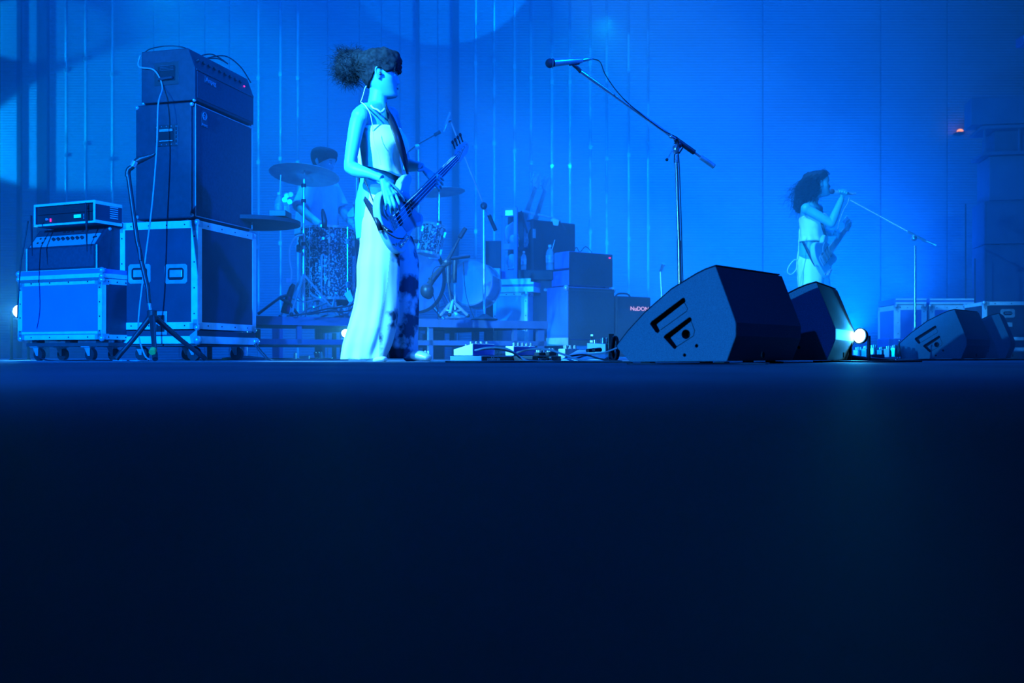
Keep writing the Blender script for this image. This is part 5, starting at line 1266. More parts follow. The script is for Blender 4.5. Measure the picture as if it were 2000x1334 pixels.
def head_mesh(mb, M, n=72):
    zs = [-.1179 + (.2352) * i / 95 for i in range(96)]; vs = []
    for z in zs:
        for k in range(n): vs.append(head_surf(z, 2 * math.pi * k / n))
    m = len(zs); fs = [(i * n + k, i * n + (k + 1) % n, (i + 1) * n + (k + 1) % n, (i + 1) * n + k) for i in range(m - 1) for k in range(n)]
    fs += [tuple(range(n))[::-1], tuple(range((m - 1) * n, m * n))]
    mb.add(vs, fs, M)
    for s in (-1, 1):   # ears
        R = rot(s * -18, 'Z').to_3x3() @ rot(-8, 'Y').to_3x3()
        mb.ball((-.012, s * .077, -.008), .017, .0085, .031, n=16, M=M, R=R)
        mb.tube(cr([(-.002, s * .08, .018), (-.018, s * .088, .022), (-.03, s * .089, .006), (-.024, s * .086, -.018), (-.008, s * .079, -.036)], 5), .004, 8, M=M)
def hair_cap(M, line, off, n=64, rows=26):
    """cap from the crown down to line(phi) -> z"""
    mb = MB(M); vs = []
    for i in range(rows):
        for k in range(n):
            phi = 2 * math.pi * k / n; z = .1175 + (line(phi) - .1175) * (i / (rows - 1)) ** 1.0
            o = off(phi, i / (rows - 1)); p = head_surf(z, phi, o, False); p.z += o * (1 - i / (rows - 1)) ** .8
            p += V((noise.noise(p * 60), noise.noise(p * 60 + V((5, 5, 5))), 0)) * .002
            vs.append(p)
    for k in range(n):
        phi = 2 * math.pi * k / n; z = line(phi); vs.append(head_surf(z + .004, phi, -.004, False))
    fs = [(i * n + k, i * n + (k + 1) % n, (i + 1) * n + (k + 1) % n, (i + 1) * n + k) for i in range(rows) for k in range(n)] + [tuple(range(n))[::-1]]
    return mb.add(vs, fs)
def curl(mb, p, d, length, amp, grav, r=.0011, n=14, fr=5.0):
    p = V(p); d = V(d).normalized(); pts = []; a0 = random.random() * 6.3; u = d.orthogonal().normalized()
    step = length / n
    for i in range(n + 1):
        w = d.cross(u).normalized(); a = a0 + i / n * fr * 2
        pts.append(p + (u * math.cos(a) + w * math.sin(a)) * amp * min(1, i / 3))
        p = p + d * step; d = (d + V((random.gauss(0, .12), random.gauss(0, .12), random.gauss(0, .12) - grav))).normalized(); u = (u - d * u.dot(d)).normalized()
    mb.tube(pts, [r, r * .4], 3, caps=False)
def finger(mb, pts, r, n=10): mb.tube(cr(pts, 4), r, n); mb.ball(pts[-1], r[-1] * .98, n=10)
def hand(mb, wrist, palm, knuckles, tips, thumb, r=.0078, mids=None, wr=.02):
    """explicit joints: knuckles and tips for four fingers, thumb as a list"""
    w, pc = V(wrist), V(palm)
    for kx in knuckles: mb.tube([w.lerp(V(kx), .05), w.lerp(V(kx), .55), V(kx)], [wr * .62, .0125, .0098], 10)
    mb.tube([V(knuckles[0]), V(knuckles[1]), V(knuckles[2]), V(knuckles[3])], .0098, 10)
    mb.ball(pc, .02, .02, .02, n=14)
    for i, (a, b) in enumerate(zip(knuckles, tips)):
        a, b = V(a), V(b); m = V(mids[i]) if mids else a.lerp(b, .5)
        finger(mb, [a, m, m.lerp(b, .55), b], [r * 1.12, r * 1.05, r * .95, r * .8])
    finger(mb, [V(t) for t in thumb], [r * 1.5, r * 1.15, r * .9])
def person_head_parts(M, p, eyes=True):
    for s in (-1, 1):
        e = MB(M).ball((.066, s * .03, .0), .0115, n=16).build('eye', M_WHITE, p, True)
        MB(M).ball((.0745, s * .0295, .0), .0045, n=12).build('iris', M_HOLE, e, True)
        MB(M).tube(cr([(.079, s * .014, .019), (.0815, s * .03, .0245), (.072, s * .048, .02)], 4), [.0018, .0028, .0014], 6).build('eyebrow', M_HAIR, p, True)
        MB(M).tube(cr([(.0765, s * .016, .003), (.0785, s * .028, .0085), (.07, s * .043, .003)], 4), .0014, 6).build('eyelash', M_HAIR, e, True)
M_LIP = mat('lips', (.12, .2, .26), None, 10, .4)
def lips(M, p):
    MB(M).tube(cr([(.077, -.02, -.0625), (.089, -.008, -.0605), (.0905, 0, -.0615), (.089, .008, -.0605), (.077, .02, -.0625)], 4), [.001, .003, .0035, .003, .001], 8, flat=.8).build('lips', M_LIP, p, True)

# ------------------------------------------------------------------ the bassist
dB = 5.2
bp_ = thing('person', V((gx(742, dB), dB, 0)), 'person in white strappy top and wide trousers, curly hair tied back, playing a bass', 'person')
f = V((.86, -.51, 0)); f.normalize(); l = V((.51, .86, 0))        # facing, and her left
skn = MB()
TC = lambda px, py, dd=dB: at(px, py, dd)
tors = [(TC(744, 470), l * .15, f * .11), (TC(743, 430), l * .158, f * .115), (TC(741, 395), l * .148, f * .105), (TC(741, 358), l * .118, f * .088), (TC(741, 335), l * .112, f * .085), (TC(741, 310), l * .121, f * .092),
        (TC(741, 288), l * .13, f * .102), (TC(739, 268), l * .138, f * .104), (TC(737, 250), l * .15, f * .095), (TC(735, 232), l * .155, f * .082), (TC(735, 220), l * .148, f * .066), (TC(736, 210), l * .11, f * .055), (TC(737, 204), l * .06, f * .05)]
skn.loft(tors, 40)
for s in (-1, 1): skn.ball(TC(741, 283) + f * .062 + l * s * .065, .056, .056, .052, n=20)
# neck and head
HM = frame(TC(744, 148, 5.2), (math.cos(math.radians(8)), math.sin(math.radians(8)), -.03), (-math.sin(math.radians(8)), math.cos(math.radians(8)), 0), (.03, 0, 1)) @ Matrix.Diagonal((1.0, 1.0, 1.02, 1))
skn.loft([(TC(736, 214), l * .07, f * .06), (TC(737, 203), l * .052, f * .052), (TC(738, 192), l * .047, f * .049), (TC(740, 180), l * .047, f * .05), (TC(741, 165), l * .047, f * .052)], 24)
head_mesh(skn, HM)
# arms
rs_ = TC(702, 226, 5.04); re = TC(684.5, 327, 4.98); rw = TC(746, 349, 4.9)
skn.ball(rs_ + V((.004, .01, -.004)), .048, .048, .05, n=20)
skn.tube(cr([rs_ + V((.01, .02, .012)), rs_ + V((-.008, -.005, -.035)), rs_.lerp(re, .5) + V((-.006, 0, 0)), re + V((0, 0, .035)), re], 5), [.044, .041, .036, .031, .033], 20)
skn.ball(re, .033, n=18)
skn.tube(cr([re, re.lerp(rw, .25) + V((0, 0, -.004)), re.lerp(rw, .6) + V((0, 0, .002)), rw], 5), [.033, .036, .030, .021, .020], 18)
ls_ = TC(762, 226, 5.33); le = TC(792, 322, 5.6); lw = TC(823, 326, 5.42)
skn.ball(ls_, .048, n=18); skn.tube(cr([ls_, ls_.lerp(le, .5), le], 5), [.045, .04, .034], 18); skn.ball(le, .034, n=16)
skn.tube(cr([le, le.lerp(lw, .3), lw], 5), [.035, .036, .022], 16)
skn.tube([TC(745, 460), TC(738, 520, 5.12)], [.1, .08], 20)   # hips into the legs, under the trousers
skn.tube([TC(738, 500, 5.12), TC(735, 580, 5.08), TC(724, 685, 5.08)], [.085, .055, .04], 18); skn.tube([TC(765, 480, 5.28), TC(784, 580, 5.3), TC(788, 685, 5.32)], [.085, .055, .04], 18)
# right hand over the strings
kn = [TC(771, 378, 4.9), TC(764, 381, 4.885), TC(757, 382, 4.88), TC(751, 381, 4.88)]
md = [TC(779, 396, 4.90), TC(771, 401, 4.88), TC(763, 401, 4.875), TC(754, 397, 4.875)]
tp = [TC(781, 411, 4.935), TC(772.5, 417, 4.925), TC(764.5, 416, 4.92), TC(754, 409, 4.91)]
hand(skn, rw, TC(757, 364, 4.9), kn, tp, [TC(757, 357, 4.91), TC(773, 368, 4.925), TC(784, 381, 4.95), TC(789, 392, 4.965)], mids=md)
# left hand round the neck
kn = [TC(846, 340, 5.44), TC(848, 346, 5.43), TC(849, 353, 5.42), TC(849, 360, 5.41)]
md = [TC(858, 344, 5.40), TC(859, 352, 5.39), TC(858, 360, 5.38), TC(856, 367, 5.37)]
tp = [TC(866, 352, 5.44), TC(865, 361, 5.43), TC(862, 368, 5.42), TC(858, 373, 5.41)]
hand(skn, lw, TC(836, 338, 5.43), kn, tp, [TC(830, 330, 5.43), TC(824, 332, 5.40), TC(817, 333.5, 5.38)], mids=md)
sk = link(fuse(skn, .0034, 3, .5), 'body', M_SKIN, bp_, True)
person_head_parts(HM, sk); lips(HM, sk)
MB(HM).ball((-.004, -.0865, -.012), .008, .004, .009, n=12).build('earpiece', M_PLAST, sk, True)
# hair: cap with fringe, and the bun
def line_b(phi):
    a = abs(math.degrees(math.atan2(math.sin(phi), math.cos(phi))))
    return interp(min(max(a, .01), 179.9), [(0, .022), (30, .02), (55, .012), (78, .0), (90, .018), (102, .014), (120, -.035), (150, -.06), (180, -.065)])
def off_b(phi, t):
    return .014 + .012 * math.sin(min(1, t * 1.3) * math.pi) + .007 * noise.noise(V((math.cos(phi) * 3, math.sin(phi) * 3, t * 5))) + .004 * noise.noise(V((math.cos(phi) * 14, math.sin(phi) * 14, t * 3)))
hb = hair_cap(HM, line_b, off_b); random.seed(5)
for i in range(420):          # strands lying over the cap and fringe ends
    a = math.radians(random.uniform(-180, 180)); t = random.uniform(.25, .95); z = .1175 + (line_b(a) - .1175) * t
    q = head_surf(z, a, off_b(a, t), False); w = HM @ q
    back = (HM @ V((-.14, 0, .03))) - w
    curl(hb_ := MB(), w, back.normalized() + V((0, 0, .1)), random.uniform(.04, .1), .004, .0, .0012, 8, 1.5); hb.v += [HM.inverted() @ p for p in []]
    b0 = len(hb.v); hb.v += hb_.v; hb.f += [[b0 + j for j in fc] for fc in hb_.f]
for i in range(70):
    a = math.radians(random.uniform(-50, 50)); w0 = HM @ head_surf(.05, a, .02, False); q_ = MB()
    w1 = HM @ head_surf(line_b(a) - random.uniform(-.004, .012), a, .008, False)
    q_.tube([w0, w0.lerp(w1, .5) + f * .004, w1], [.002, .0016, .0006], 4, caps=False); b0 = len(hb.v); hb.v += q_.v; hb.f += [[b0 + j for j in fc] for fc in q_.f]
cap = hb.build('hair', M_HAIR, bp_, True)
bc_ = TC(684, 130, 5.24); bn_ = MB(); n0 = len(bn_.v)
bn_.ball(bc_, .076, .07, .074, n=40); bn_.ball(TC(708, 130, 5.22), .06, .05, .055, n=24); bn_.ball(TC(702, 112, 5.22), .05, .05, .036, n=20)
for i in range(len(bn_.v)): p = bn_.v[i]; bn_.v[i] = p + (p - bc_).normalized() * noise.noise(p * 45) * .012
for i in range(1100):
    th, ph = random.uniform(0, math.pi), random.uniform(0, 6.283); d_ = V((math.sin(th) * math.cos(ph), math.sin(th) * math.sin(ph), math.cos(th)))
    if d_.x > .55: continue
    side = d_.orthogonal().normalized(); side = (Matrix.Rotation(random.uniform(0, 6.28), 3, d_) @ side)
    st = bc_ + V((d_.x * .07, d_.y * .06, d_.z * .066))
    curl(bn_, st, d_ * random.uniform(.1, .7) + side + V((-.25, 0, -.1)), random.uniform(.03, .1), .007, .02, .0011, 12, random.uniform(2, 5))
bn_.build('bun', M_HAIR, cap, True)
# top
M_TOP = M_CLOTH
def ringi(py, grow):
    pys = [470, 430, 395, 358, 335, 310, 288, 268, 250, 232, 220]
    for i in range(len(pys) - 1):
        if pys[i] >= py >= pys[i + 1]:
            t = (pys[i] - py) / (pys[i] - pys[i + 1]); a, b = tors[i], tors[i + 1]
            return (a[0].lerp(b[0], t), a[1].lerp(b[1], t), a[2].lerp(b[2], t))
tp_ = MB(); n = 72; rows = []
for j in range(19):
    t = j / 18; row = []
    for k in range(n):
        th = 2 * math.pi * k / n; cs_, sn_ = math.cos(th), math.sin(th)       # a along her left, b forward
        top_y = 250 + 12 * max(0, -sn_) + (8 * max(0, -cs_)) ; bot_y = 342 - 10 * max(0, -cs_) + 6 * max(0, sn_)
        py = top_y + (bot_y - top_y) * t; c, a, b = ringi(py, 0)
        g = .005 + .03 * t ** 2 * (.1 + .9 * max(0, sn_)); bust = .047 * max(0, sn_) ** 1.5 * math.exp(-((py - 284) / 26) ** 2)
        wv = .004 * t * math.sin(th * 9 + 2) + .003 * noise.noise(V((cs_ * 3, sn_ * 3, t * 3)))
        q = c + a * cs_ + b * sn_; o = (q - c).normalized(); row.append(q + o * (g + bust + wv))
    rows += row
fs = [(j * n + k, j * n + (k + 1) % n, (j + 1) * n + (k + 1) % n, (j + 1) * n + k) for j in range(18) for k in range(n)]
tp_.add(rows, fs); tpo = tp_.build('camisole_top', M_TOP, bp_, True, solid=.003)
MB().tube(cr([TC(722, 200, 5.14), TC(728, 210, 5.07), TC(737, 214, 5.06), TC(745, 219, 5.07), TC(752, 212, 5.13)], 5), [.006, .007, .009, .008, .006], 8, flat=.4).build('halter_band', M_CLOTH, tpo, True)
MB().tube(cr([TC(706, 200, 5.12), TC(714, 207, 5.02), TC(722, 220, 5.01), TC(727, 240, 5.03), TC(728, 256, 5.05)], 5), .003, 6).build('shoulder_strap', M_CLOTH, tpo, True)
MB().tube(cr([TC(704, 200, 5.12), TC(708, 190, 5.13), TC(713, 172, 5.15), TC(716, 168, 5.16)], 4), .0022, 6).build('neck_tie', M_CLOTH, tpo, True)
MB().tube(cr([TC(729, 250, 5.0), TC(730, 275, 4.985), TC(735, 290, 4.98), TC(740, 305, 4.98), TC(744, 322, 4.99)], 5), .0016, 6).build('hanging_cord', M_CLOTH, tpo, True)
# trousers
def leg(mb, ring, seed, amp=.05):
    def mod(t, s, c):
        w = amp * (s ** 1.2)
        return 1 + w * math.sin(3 * t + seed + 2.2 * s) + w * .7 * math.sin(7 * t + seed * 2 + 4 * s) + .35 * w * math.sin(12 * t - 3 * s) + .02 * noise.noise(V((math.cos(t) * 2, math.sin(t) * 2, s * 9 + seed)))
    m = lerp_list([V(r[0]) for r in ring], 60); a = lerp_list([V(r[1]) for r in ring], 60); b = lerp_list([V(r[2]) for r in ring], 60)
    mb.loft(list(zip(m, a, b)), 72, mod=mod)
ex = V((1, 0, 0)); ey = V((0, 1, 0)); s_ = dB / F
near = [(TC(741, 366, 5.19), ex * 33 * s_, ey * .115), (TC(741, 385, 5.18), ex * 35 * s_, ey * .12), (TC(740, 410, 5.17), ex * 38 * s_, ey * .125), (TC(741, 440, 5.14), ex * 38 * s_, ey * .12), (TC(742, 480, 5.12), ex * 38 * s_, ey * .11), (TC(739, 520, 5.1), ex * 41 * s_, ey * .11),
        (TC(738, 560, 5.09), ex * 40 * s_, ey * .11), (TC(735, 600, 5.08), ex * 43 * s_, ey * .115), (TC(727, 640, 5.07), ex * 46 * s_, ey * .125), (TC(718, 670, 5.07), ex * 47 * s_, ey * .13), (TC(712, 692, 5.07), ex * 44 * s_, ey * .13), (TC(711, 702, 5.07), ex * 43 * s_, ey * .13)]
far = [(TC(758, 385, 5.26), ex * 22 * s_, ey * .11), (TC(762, 420, 5.27), ex * 27 * s_, ey * .11), (TC(776, 470, 5.28), ex * 33 * s_, ey * .11), (TC(785, 510, 5.3), ex * 34 * s_, ey * .105), (TC(785, 560, 5.3), ex * 35 * s_, ey * .105), (TC(784, 610, 5.3), ex * 36 * s_, ey * .11),
       (TC(783, 650, 5.3), ex * 36 * s_, ey * .115), (TC(784, 680, 5.3), ex * 34 * s_, ey * .12), (TC(786, 700, 5.3), ex * 34 * s_, ey * .12)]
tm_ = MB(); leg(tm_, near, 1.0, .085); leg(tm_, far, 3.1, .08)
tm = fuse(tm_, .0055, 2, .5); tro = link(tm, 'trousers', [M_CLOTH, M_PRINT], bp_, True)
for pl in tm.polygons:
    c = pl.center; pxx = CX + c.x * F / c.y; pyy = HZ - (c.z - H) * F / c.y
    bound = 772 - max(0, pyy - 470) * .02 - 0.0 * pyy
    n1 = c.x - interp(min(max(c.z, .01), 1.0), [(0, gx(752, 5.2)), (.15, gx(752, 5.2)), (.4, gx(766, 5.2)), (.62, gx(772, 5.2)), (1.1, gx(776, 5.2))])
    if n1 > 0 and c.z < .66: pl.material_index = 1
MB().tube(cr([TC(729, 705, 5.03), TC(740, 702, 5.0), TC(753, 701, 4.98)], 4), [.045, .045, .034, .02], 18, flat=.5).build('shoe', M_CLOTH, bp_, True)
MB().tube(cr([TC(798, 698, 5.22), TC(815, 694, 5.18), TC(830, 697, 5.15), TC(838, 700, 5.13)], 4), [.04, .046, .036, .022], 18, flat=.62).build('shoe', M_SILVER, bp_, True)

B_, N_ = TC(772, 432, 4.99), TC(893, 308, 5.66)
bg_, BGM, _k = guitar(B_, N_, (.88, -.47, .08), .86, 'pale bass guitar held by the person in wide white trousers', 'bass_guitar', 4)
# strap: from the neck button over her left shoulder, and down her back to the tail
btn = BGM @ V((.33, .115, -.03)); tail = BGM @ V((-.11, 0, -.03))
sp = MB(); pts = cr([btn, TC(792, 318, 5.13), TC(778, 270, 5.08), TC(765, 235, 5.12), TC(755, 208, 5.2), TC(738, 201, 5.27), TC(722, 210, 5.33), TC(712, 240, 5.36), TC(706, 320, 5.32), TC(703, 368, 5.2), TC(716, 395, 5.02), TC(734, 428, 4.9), tail], 8)
vs = []
for i, p in enumerate(pts):
    t = (pts[min(i + 1, len(pts) - 1)] - pts[max(i - 1, 0)]).normalized(); o = p - V((gx(742, 5.2), 5.2, p.z)); w = t.cross(o).normalized() * (.024 if 3 < i < 42 else .011)
    vs += [p - w, p + w]
sp.add(vs, [(2 * i, 2 * i + 1, 2 * i + 3, 2 * i + 2) for i in range(len(pts) - 1)])
so = sp.build('guitar_strap', M_CABLE, None, True, solid=.004); tag(so, 'dark shoulder strap carrying the pale bass guitar', 'strap')
# instrument cable and transmitter cable hanging at the hip
cable([tuple(TC(712, 352, 4.94)), tuple(TC(722, 375, 4.93)), tuple(TC(733, 405, 4.92)), tuple(TC(738, 425, 4.92)), tuple(TC(748, 447, 4.92)), tuple(TC(760, 457, 4.92)), tuple(TC(775, 465, 4.93)), tuple(TC(789, 466, 4.97))], .0035, 'black lead looping from her waist to the bass guitar socket')
MB().ball(TC(735, 417, 4.91), .01, .008, .022, n=14, R=rot(-25, 'Y').to_3x3()).build('cable_joint', M_CABLE, COL.objects[-1], True)
lead = [o for o in COL.objects if o.get('label', '').startswith('black lead')][0]
MB().tube([TC(746, 440, 4.905), TC(756, 449, 4.9), TC(767, 454, 4.905)], [.008, .015, .006], 12, flat=.6).build('inline_switch', M_CABLE, lead, True)
MB().ball(TC(756, 449, 4.885), .005, .003, .004, n=10).build('switch_light', M_CHROME, lead, True)

# ------------------------------------------------------------------ the singer
dS = 8.9
sp_ = thing('person', V((gx(1590, dS), dS, 0)), 'person in pale strapless top with long curly hair singing into a held microphone', 'person')
S_ = lambda px, py, dd=dS: at(px, py, dd)
f2 = V((.9, -.43, 0)).normalized(); l2 = V((.43, .9, 0)); sk2 = MB()
tor2 = [(S_(1586, 520), l2 * .15, f2 * .11), (S_(1585, 500), l2 * .16, f2 * .115), (S_(1584, 480), l2 * .13, f2 * .1), (S_(1585, 465), l2 * .115, f2 * .088), (S_(1586, 450), l2 * .12, f2 * .092), (S_(1586, 432), l2 * .135, f2 * .105), (S_(1585, 420), l2 * .148, f2 * .1), (S_(1584, 408), l2 * .155, f2 * .085), (S_(1584, 400), l2 * .13, f2 * .065), (S_(1585, 394), l2 * .07, f2 * .05)]
sk2.loft(tor2, 36)
for s in (-1, 1): sk2.ball(S_(1586, 430) + f2 * .065 + l2 * s * .065, .052, n=18)
HM2 = frame(S_(1600, 360), (.99, .08, .10), (-.08, .99, 0), (-.10, -.02, .99)) @ Matrix.Diagonal((1.02, 1.0, 1.0, 1))
sk2.loft([(S_(1584, 398), l2 * .07, f2 * .06), (S_(1588, 388), l2 * .05, f2 * .05), (S_(1594, 374), l2 * .047, f2 * .048)], 24)
head_mesh(sk2, HM2)
a0, a1, a2 = S_(1575, 408, 8.74), S_(1624, 437, 8.68), S_(1644, 388, 8.74)
sk2.ball(a0, .05, n=16); sk2.tube(cr([a0, a0.lerp(a1, .5), a1], 5), [.047, .042, .036], 18); sk2.ball(a1, .036, n=14); sk2.tube(cr([a1, a1.lerp(a2, .35), a2], 5), [.037, .037, .023], 16)
kn = [S_(1645, 371, 8.72), S_(1649, 372, 8.72), S_(1653, 373.5, 8.72), S_(1656, 375.5, 8.72)]
tp = [S_(1642, 379, 8.70), S_(1646, 381, 8.70), S_(1650, 382, 8.70), S_(1653, 382.5, 8.70)]
md = [S_(1640.5, 374, 8.675), S_(1645, 374.5, 8.675), S_(1649.5, 375.5, 8.675), S_(1653.5, 377, 8.675)]
hand(sk2, a2, S_(1648, 380, 8.76), kn, tp, [S_(1645, 384, 8.74), S_(1639, 377, 8.76), S_(1639, 371, 8.75)], mids=md, r=.0085)
b0_, b1_, b2_ = S_(1597, 408, 9.06), S_(1606, 452, 9.15), S_(1628, 457, 8.98)
sk2.ball(b0_, .048, n=16); sk2.tube(cr([b0_, b0_.lerp(b1_, .5), b1_], 5), [.045, .04, .034], 16); sk2.tube(cr([b1_, b1_.lerp(b2_, .4), b2_], 5), [.035, .034, .022], 16)
kn = [S_(1634, 452, 8.99), S_(1635, 455, 8.98), S_(1635, 458, 8.97), S_(1635, 461, 8.96)]; md = [S_(1638, 452, 8.96), S_(1639, 456, 8.95), S_(1639, 460, 8.94), S_(1638, 463, 8.93)]; tp = [S_(1638, 457, 8.93), S_(1637, 461, 8.92), S_(1636, 464, 8.92), S_(1635, 466, 8.92)]
hand(sk2, b2_, S_(1631, 456, 8.98), kn, tp, [S_(1630, 452, 8.97), S_(1633, 449, 8.95), S_(1637, 447, 8.94)], mids=md)
for s, (kx, fx) in ((-1, (1588, 1592)), (1, (1600, 1612))):
    sk2.tube([S_(1586, 505) + l2 * s * .07, S_(kx, 600) + l2 * s * .09, S_(fx, 690) + l2 * s * .1], [.085, .052, .036], 18)
s2 = link(fuse(sk2, .0038, 3, .5), 'body', M_SKIN, sp_, True); person_head_parts(HM2, s2); lips(HM2, s2)
def line_s(phi):
    a = abs(math.degrees(math.atan2(math.sin(phi), math.cos(phi)))); return interp(min(max(a, .01), 179.9), [(0, .08), (30, .078), (60, .055), (85, .03), (100, -.02), (130, -.08), (180, -.1)])
h2 = hair_cap(HM2, line_s, lambda p, t: (.010 + .014 * math.sin(min(1, t * 1.3) * math.pi)) * (.35 + .65 * abs(math.atan2(math.sin(p), math.cos(p))) / math.pi) + .003 * noise.noise(V((math.cos(p) * 8, math.sin(p) * 8, t * 4)))); random.seed(9)
q_ = MB()
for c_, r_ in ((S_(1580, 358, 8.92), (.075, .08, .09)), (S_(1567, 378, 8.92), (.065, .085, .10)), (S_(1562, 400, 8.93), (.05, .08, .075))): q_.ball(c_, *r_, n=28)
for i in range(len(q_.v)): q_.v[i] = q_.v[i] + V((noise.noise(q_.v[i] * 30), noise.noise(q_.v[i] * 30 + V((9, 0, 0))), noise.noise(q_.v[i] * 30 + V((0, 9, 0))))) * .02
for i in range(650):
    a = math.radians(random.uniform(95, 265)); z = random.uniform(-.08, .11); st = HM2 @ head_surf(z, a, .02, False)
    curl(q_, st, V((-.55, random.uniform(-.35, .35), -.75)), random.uniform(.12, .32), .011, .03, .0017, 22, random.uniform(5, 9))
for i in range(60):
    a = math.radians(random.uniform(-70, 70)); st = HM2 @ head_surf(random.uniform(.06, .11), a, .02, False); curl(q_, st, V((-.5, random.uniform(-.6, .6), .4)), random.uniform(.03, .07), .006, .05, .0014, 12, 4)
b0 = len(h2.v); h2.v += q_.v; h2.f += [[b0 + j for j in fc] for fc in q_.f]
h2.build('hair', M_HAIR, sp_, True)
def shell(rings, y_top, y_bot, n, m, name, p, grow, flare, px_of, wav=.004):
    pass
t2 = MB(); rows = []; n = 60
def ring2(py):
    pys = [520, 500, 480, 465, 450, 432, 420, 408, 400]
    for i in range(len(pys) - 1):
        if pys[i] >= py >= pys[i + 1]:
            t = (pys[i] - py) / (pys[i] - pys[i + 1]); a, b = tor2[i], tor2[i + 1]; return a[0].lerp(b[0], t), a[1].lerp(b[1], t), a[2].lerp(b[2], t)
for j in range(15):
    t = j / 14
    for k in range(n):
        th = 2 * math.pi * k / n; cs_, sn_ = math.cos(th), math.sin(th); py = 423 + (473 - 423) * t - 4 * sn_ * (1 - t); c, a, b = ring2(py)
        q = c + a * cs_ + b * sn_; rows.append(q + (q - c).normalized() * (.006 + .045 * max(0, sn_) ** 1.5 * math.exp(-((py - 431) / 12) ** 2) + .004 * math.sin(9 * th + 6 * t) * t + .01 * t))
t2.add(rows, [(j * n + k, j * n + (k + 1) % n, (j + 1) * n + (k + 1) % n, (j + 1) * n + k) for j in range(14) for k in range(n)]); t2o = t2.build('strapless_top', M_CLOTH, sp_, True, solid=.003)
s8 = dS / F; tr2 = MB()
leg(tr2, [(S_(1585, 490, 8.9), ex * 26 * s8, ey * .115), (S_(1583, 515, 8.86), ex * 27 * s8, ey * .12), (S_(1583, 560, 8.82), ex * 24 * s8, ey * .12), (S_(1584, 640, 8.8), ex * 24 * s8, ey * .12), (S_(1584, 701, 8.8), ex * 26 * s8, ey * .13)], .5, .05)
leg(tr2, [(S_(1588, 492, 8.95), ex * 22 * s8, ey * .1), (S_(1597, 540, 8.98), ex * 22 * s8, ey * .11), (S_(1606, 640, 9.0), ex * 22 * s8, ey * .12), (S_(1608, 701, 9.0), ex * 24 * s8, ey * .12)], 2.5, .05)
link(fuse(tr2, .0075, 2), 'trousers', M_CLOTH, sp_, True)
for px_, dd in ((1594, 8.72), (1618, 8.95)):
    MB().tube(cr([V((gx(px_ - 12, dd), dd, .045)), V((gx(px_, dd), dd - .04, .04)), V((gx(px_ + 14, dd), dd - .08, .025))], 4), [.04, .045, .03], 16, flat=.6).build('shoe', M_PLAST, sp_, True)
MB().tube(cr([S_(1562, 447, 8.72), S_(1560, 480, 8.7), S_(1559, 505, 8.7), S_(1551, 508, 8.68), S_(1541, 520, 8.66), S_(1538, 531, 8.66), S_(1545, 536, 8.66), S_(1555, 526, 8.68), S_(1557, 512, 8.7), S_(1557, 530, 8.7), S_(1559, 549, 8.7)], 6), .004, 6).build('back_ribbon', M_CLOTH, t2o, True)
MB().tube(cr([S_(1561, 450, 8.72), S_(1560, 490, 8.7), S_(1556, 515, 8.7)], 6), .004, 6).build('back_ribbon', M_CLOTH, t2o, True)
gB, gN = S_(1608, 508, 8.62), S_(1653, 447, 9.1)
sg, SGM, _ = guitar(gB, gN, (.55, -.83, .1), .648, 'pale electric guitar hanging on the singing person', 'electric_guitar', 6)
tag(MB().tube(cr([SGM @ V((.3, .1, -.03)), S_(1606, 440, 8.72), S_(1598, 405, 8.95), S_(1585, 397, 9.05), S_(1568, 420, 9.06), S_(1563, 455, 8.95), S_(1572, 480, 8.76), S_(1590, 515, 8.66), SGM @ V((-.08, 0, -.03))], 6), .012, 8, flat=.3).build('guitar_strap', M_CABLE, None, True), 'dark strap holding the singing person guitar', 'strap')
hm = thing('microphone', S_(1640, 376, 8.72), 'microphone held to the mouth of the singing person', 'microphone')
MB().tube([S_(1628, 374.5, 8.72), S_(1665, 379, 8.75)], [.016, .011], 16).build('handle', M_STEEL, hm, smooth='auto'); MB().ball(S_(1625, 374, 8.72), .024, n=18).build('mesh_head', M_GRILLE, hm, True)
MB().tube([S_(1665, 379, 8.75), S_(1672, 378, 8.75)], .007, 10).build('cable_plug', M_CHROME, hm)
cable([S_(1660, 381, 8.7), S_(1656, 396, 8.7), S_(1648, 410, 8.7), S_(1640, 430, 8.68), S_(1636, 448, 8.68)], .0035, 'pale lead trailing below the held microphone', M_CABLEL)
d = 8.3
st = thing('microphone_stand', V((gx(1787, d), d, 0)), 'boom microphone stand reaching toward the singing person', 'microphone stand')
MB().tube([V((gx(1787, d), d, .02)), at(1787, 480, d)], .0105, 12).build('pole', M_CHROME, st, smooth='auto')
MB().ball(at(1785, 465, d), .026, n=14).build('swivel_joint', M_CHROME, st, True)
MB().tube([at(1661, 391, d + .3), at(1806, 470, d)], .0065, 10).build('boom', M_CHROME, st, smooth='auto')
MB().tube([at(1772, 452, d), at(1810, 472, d)], .011, 10).build('boom_clutch', M_STEEL, st, smooth='auto')
MB().tube([at(1806, 469, d), at(1829, 479, d - .03)], [.006, .006, .011], 10).build('boom_end', M_STEEL, st)
MB().lathe([(.14, 0), (.14, .01), (.03, .022), (.015, .04)], M=tr(gx(1787, d), d, 0), n=32).build('round_base', M_PLAST, st, smooth='auto')
MB().tube([at(1786, 640, d - .02), at(1786, 668, d - .02)], .014, 12).build('pole_sleeve', M_CHROME, st)

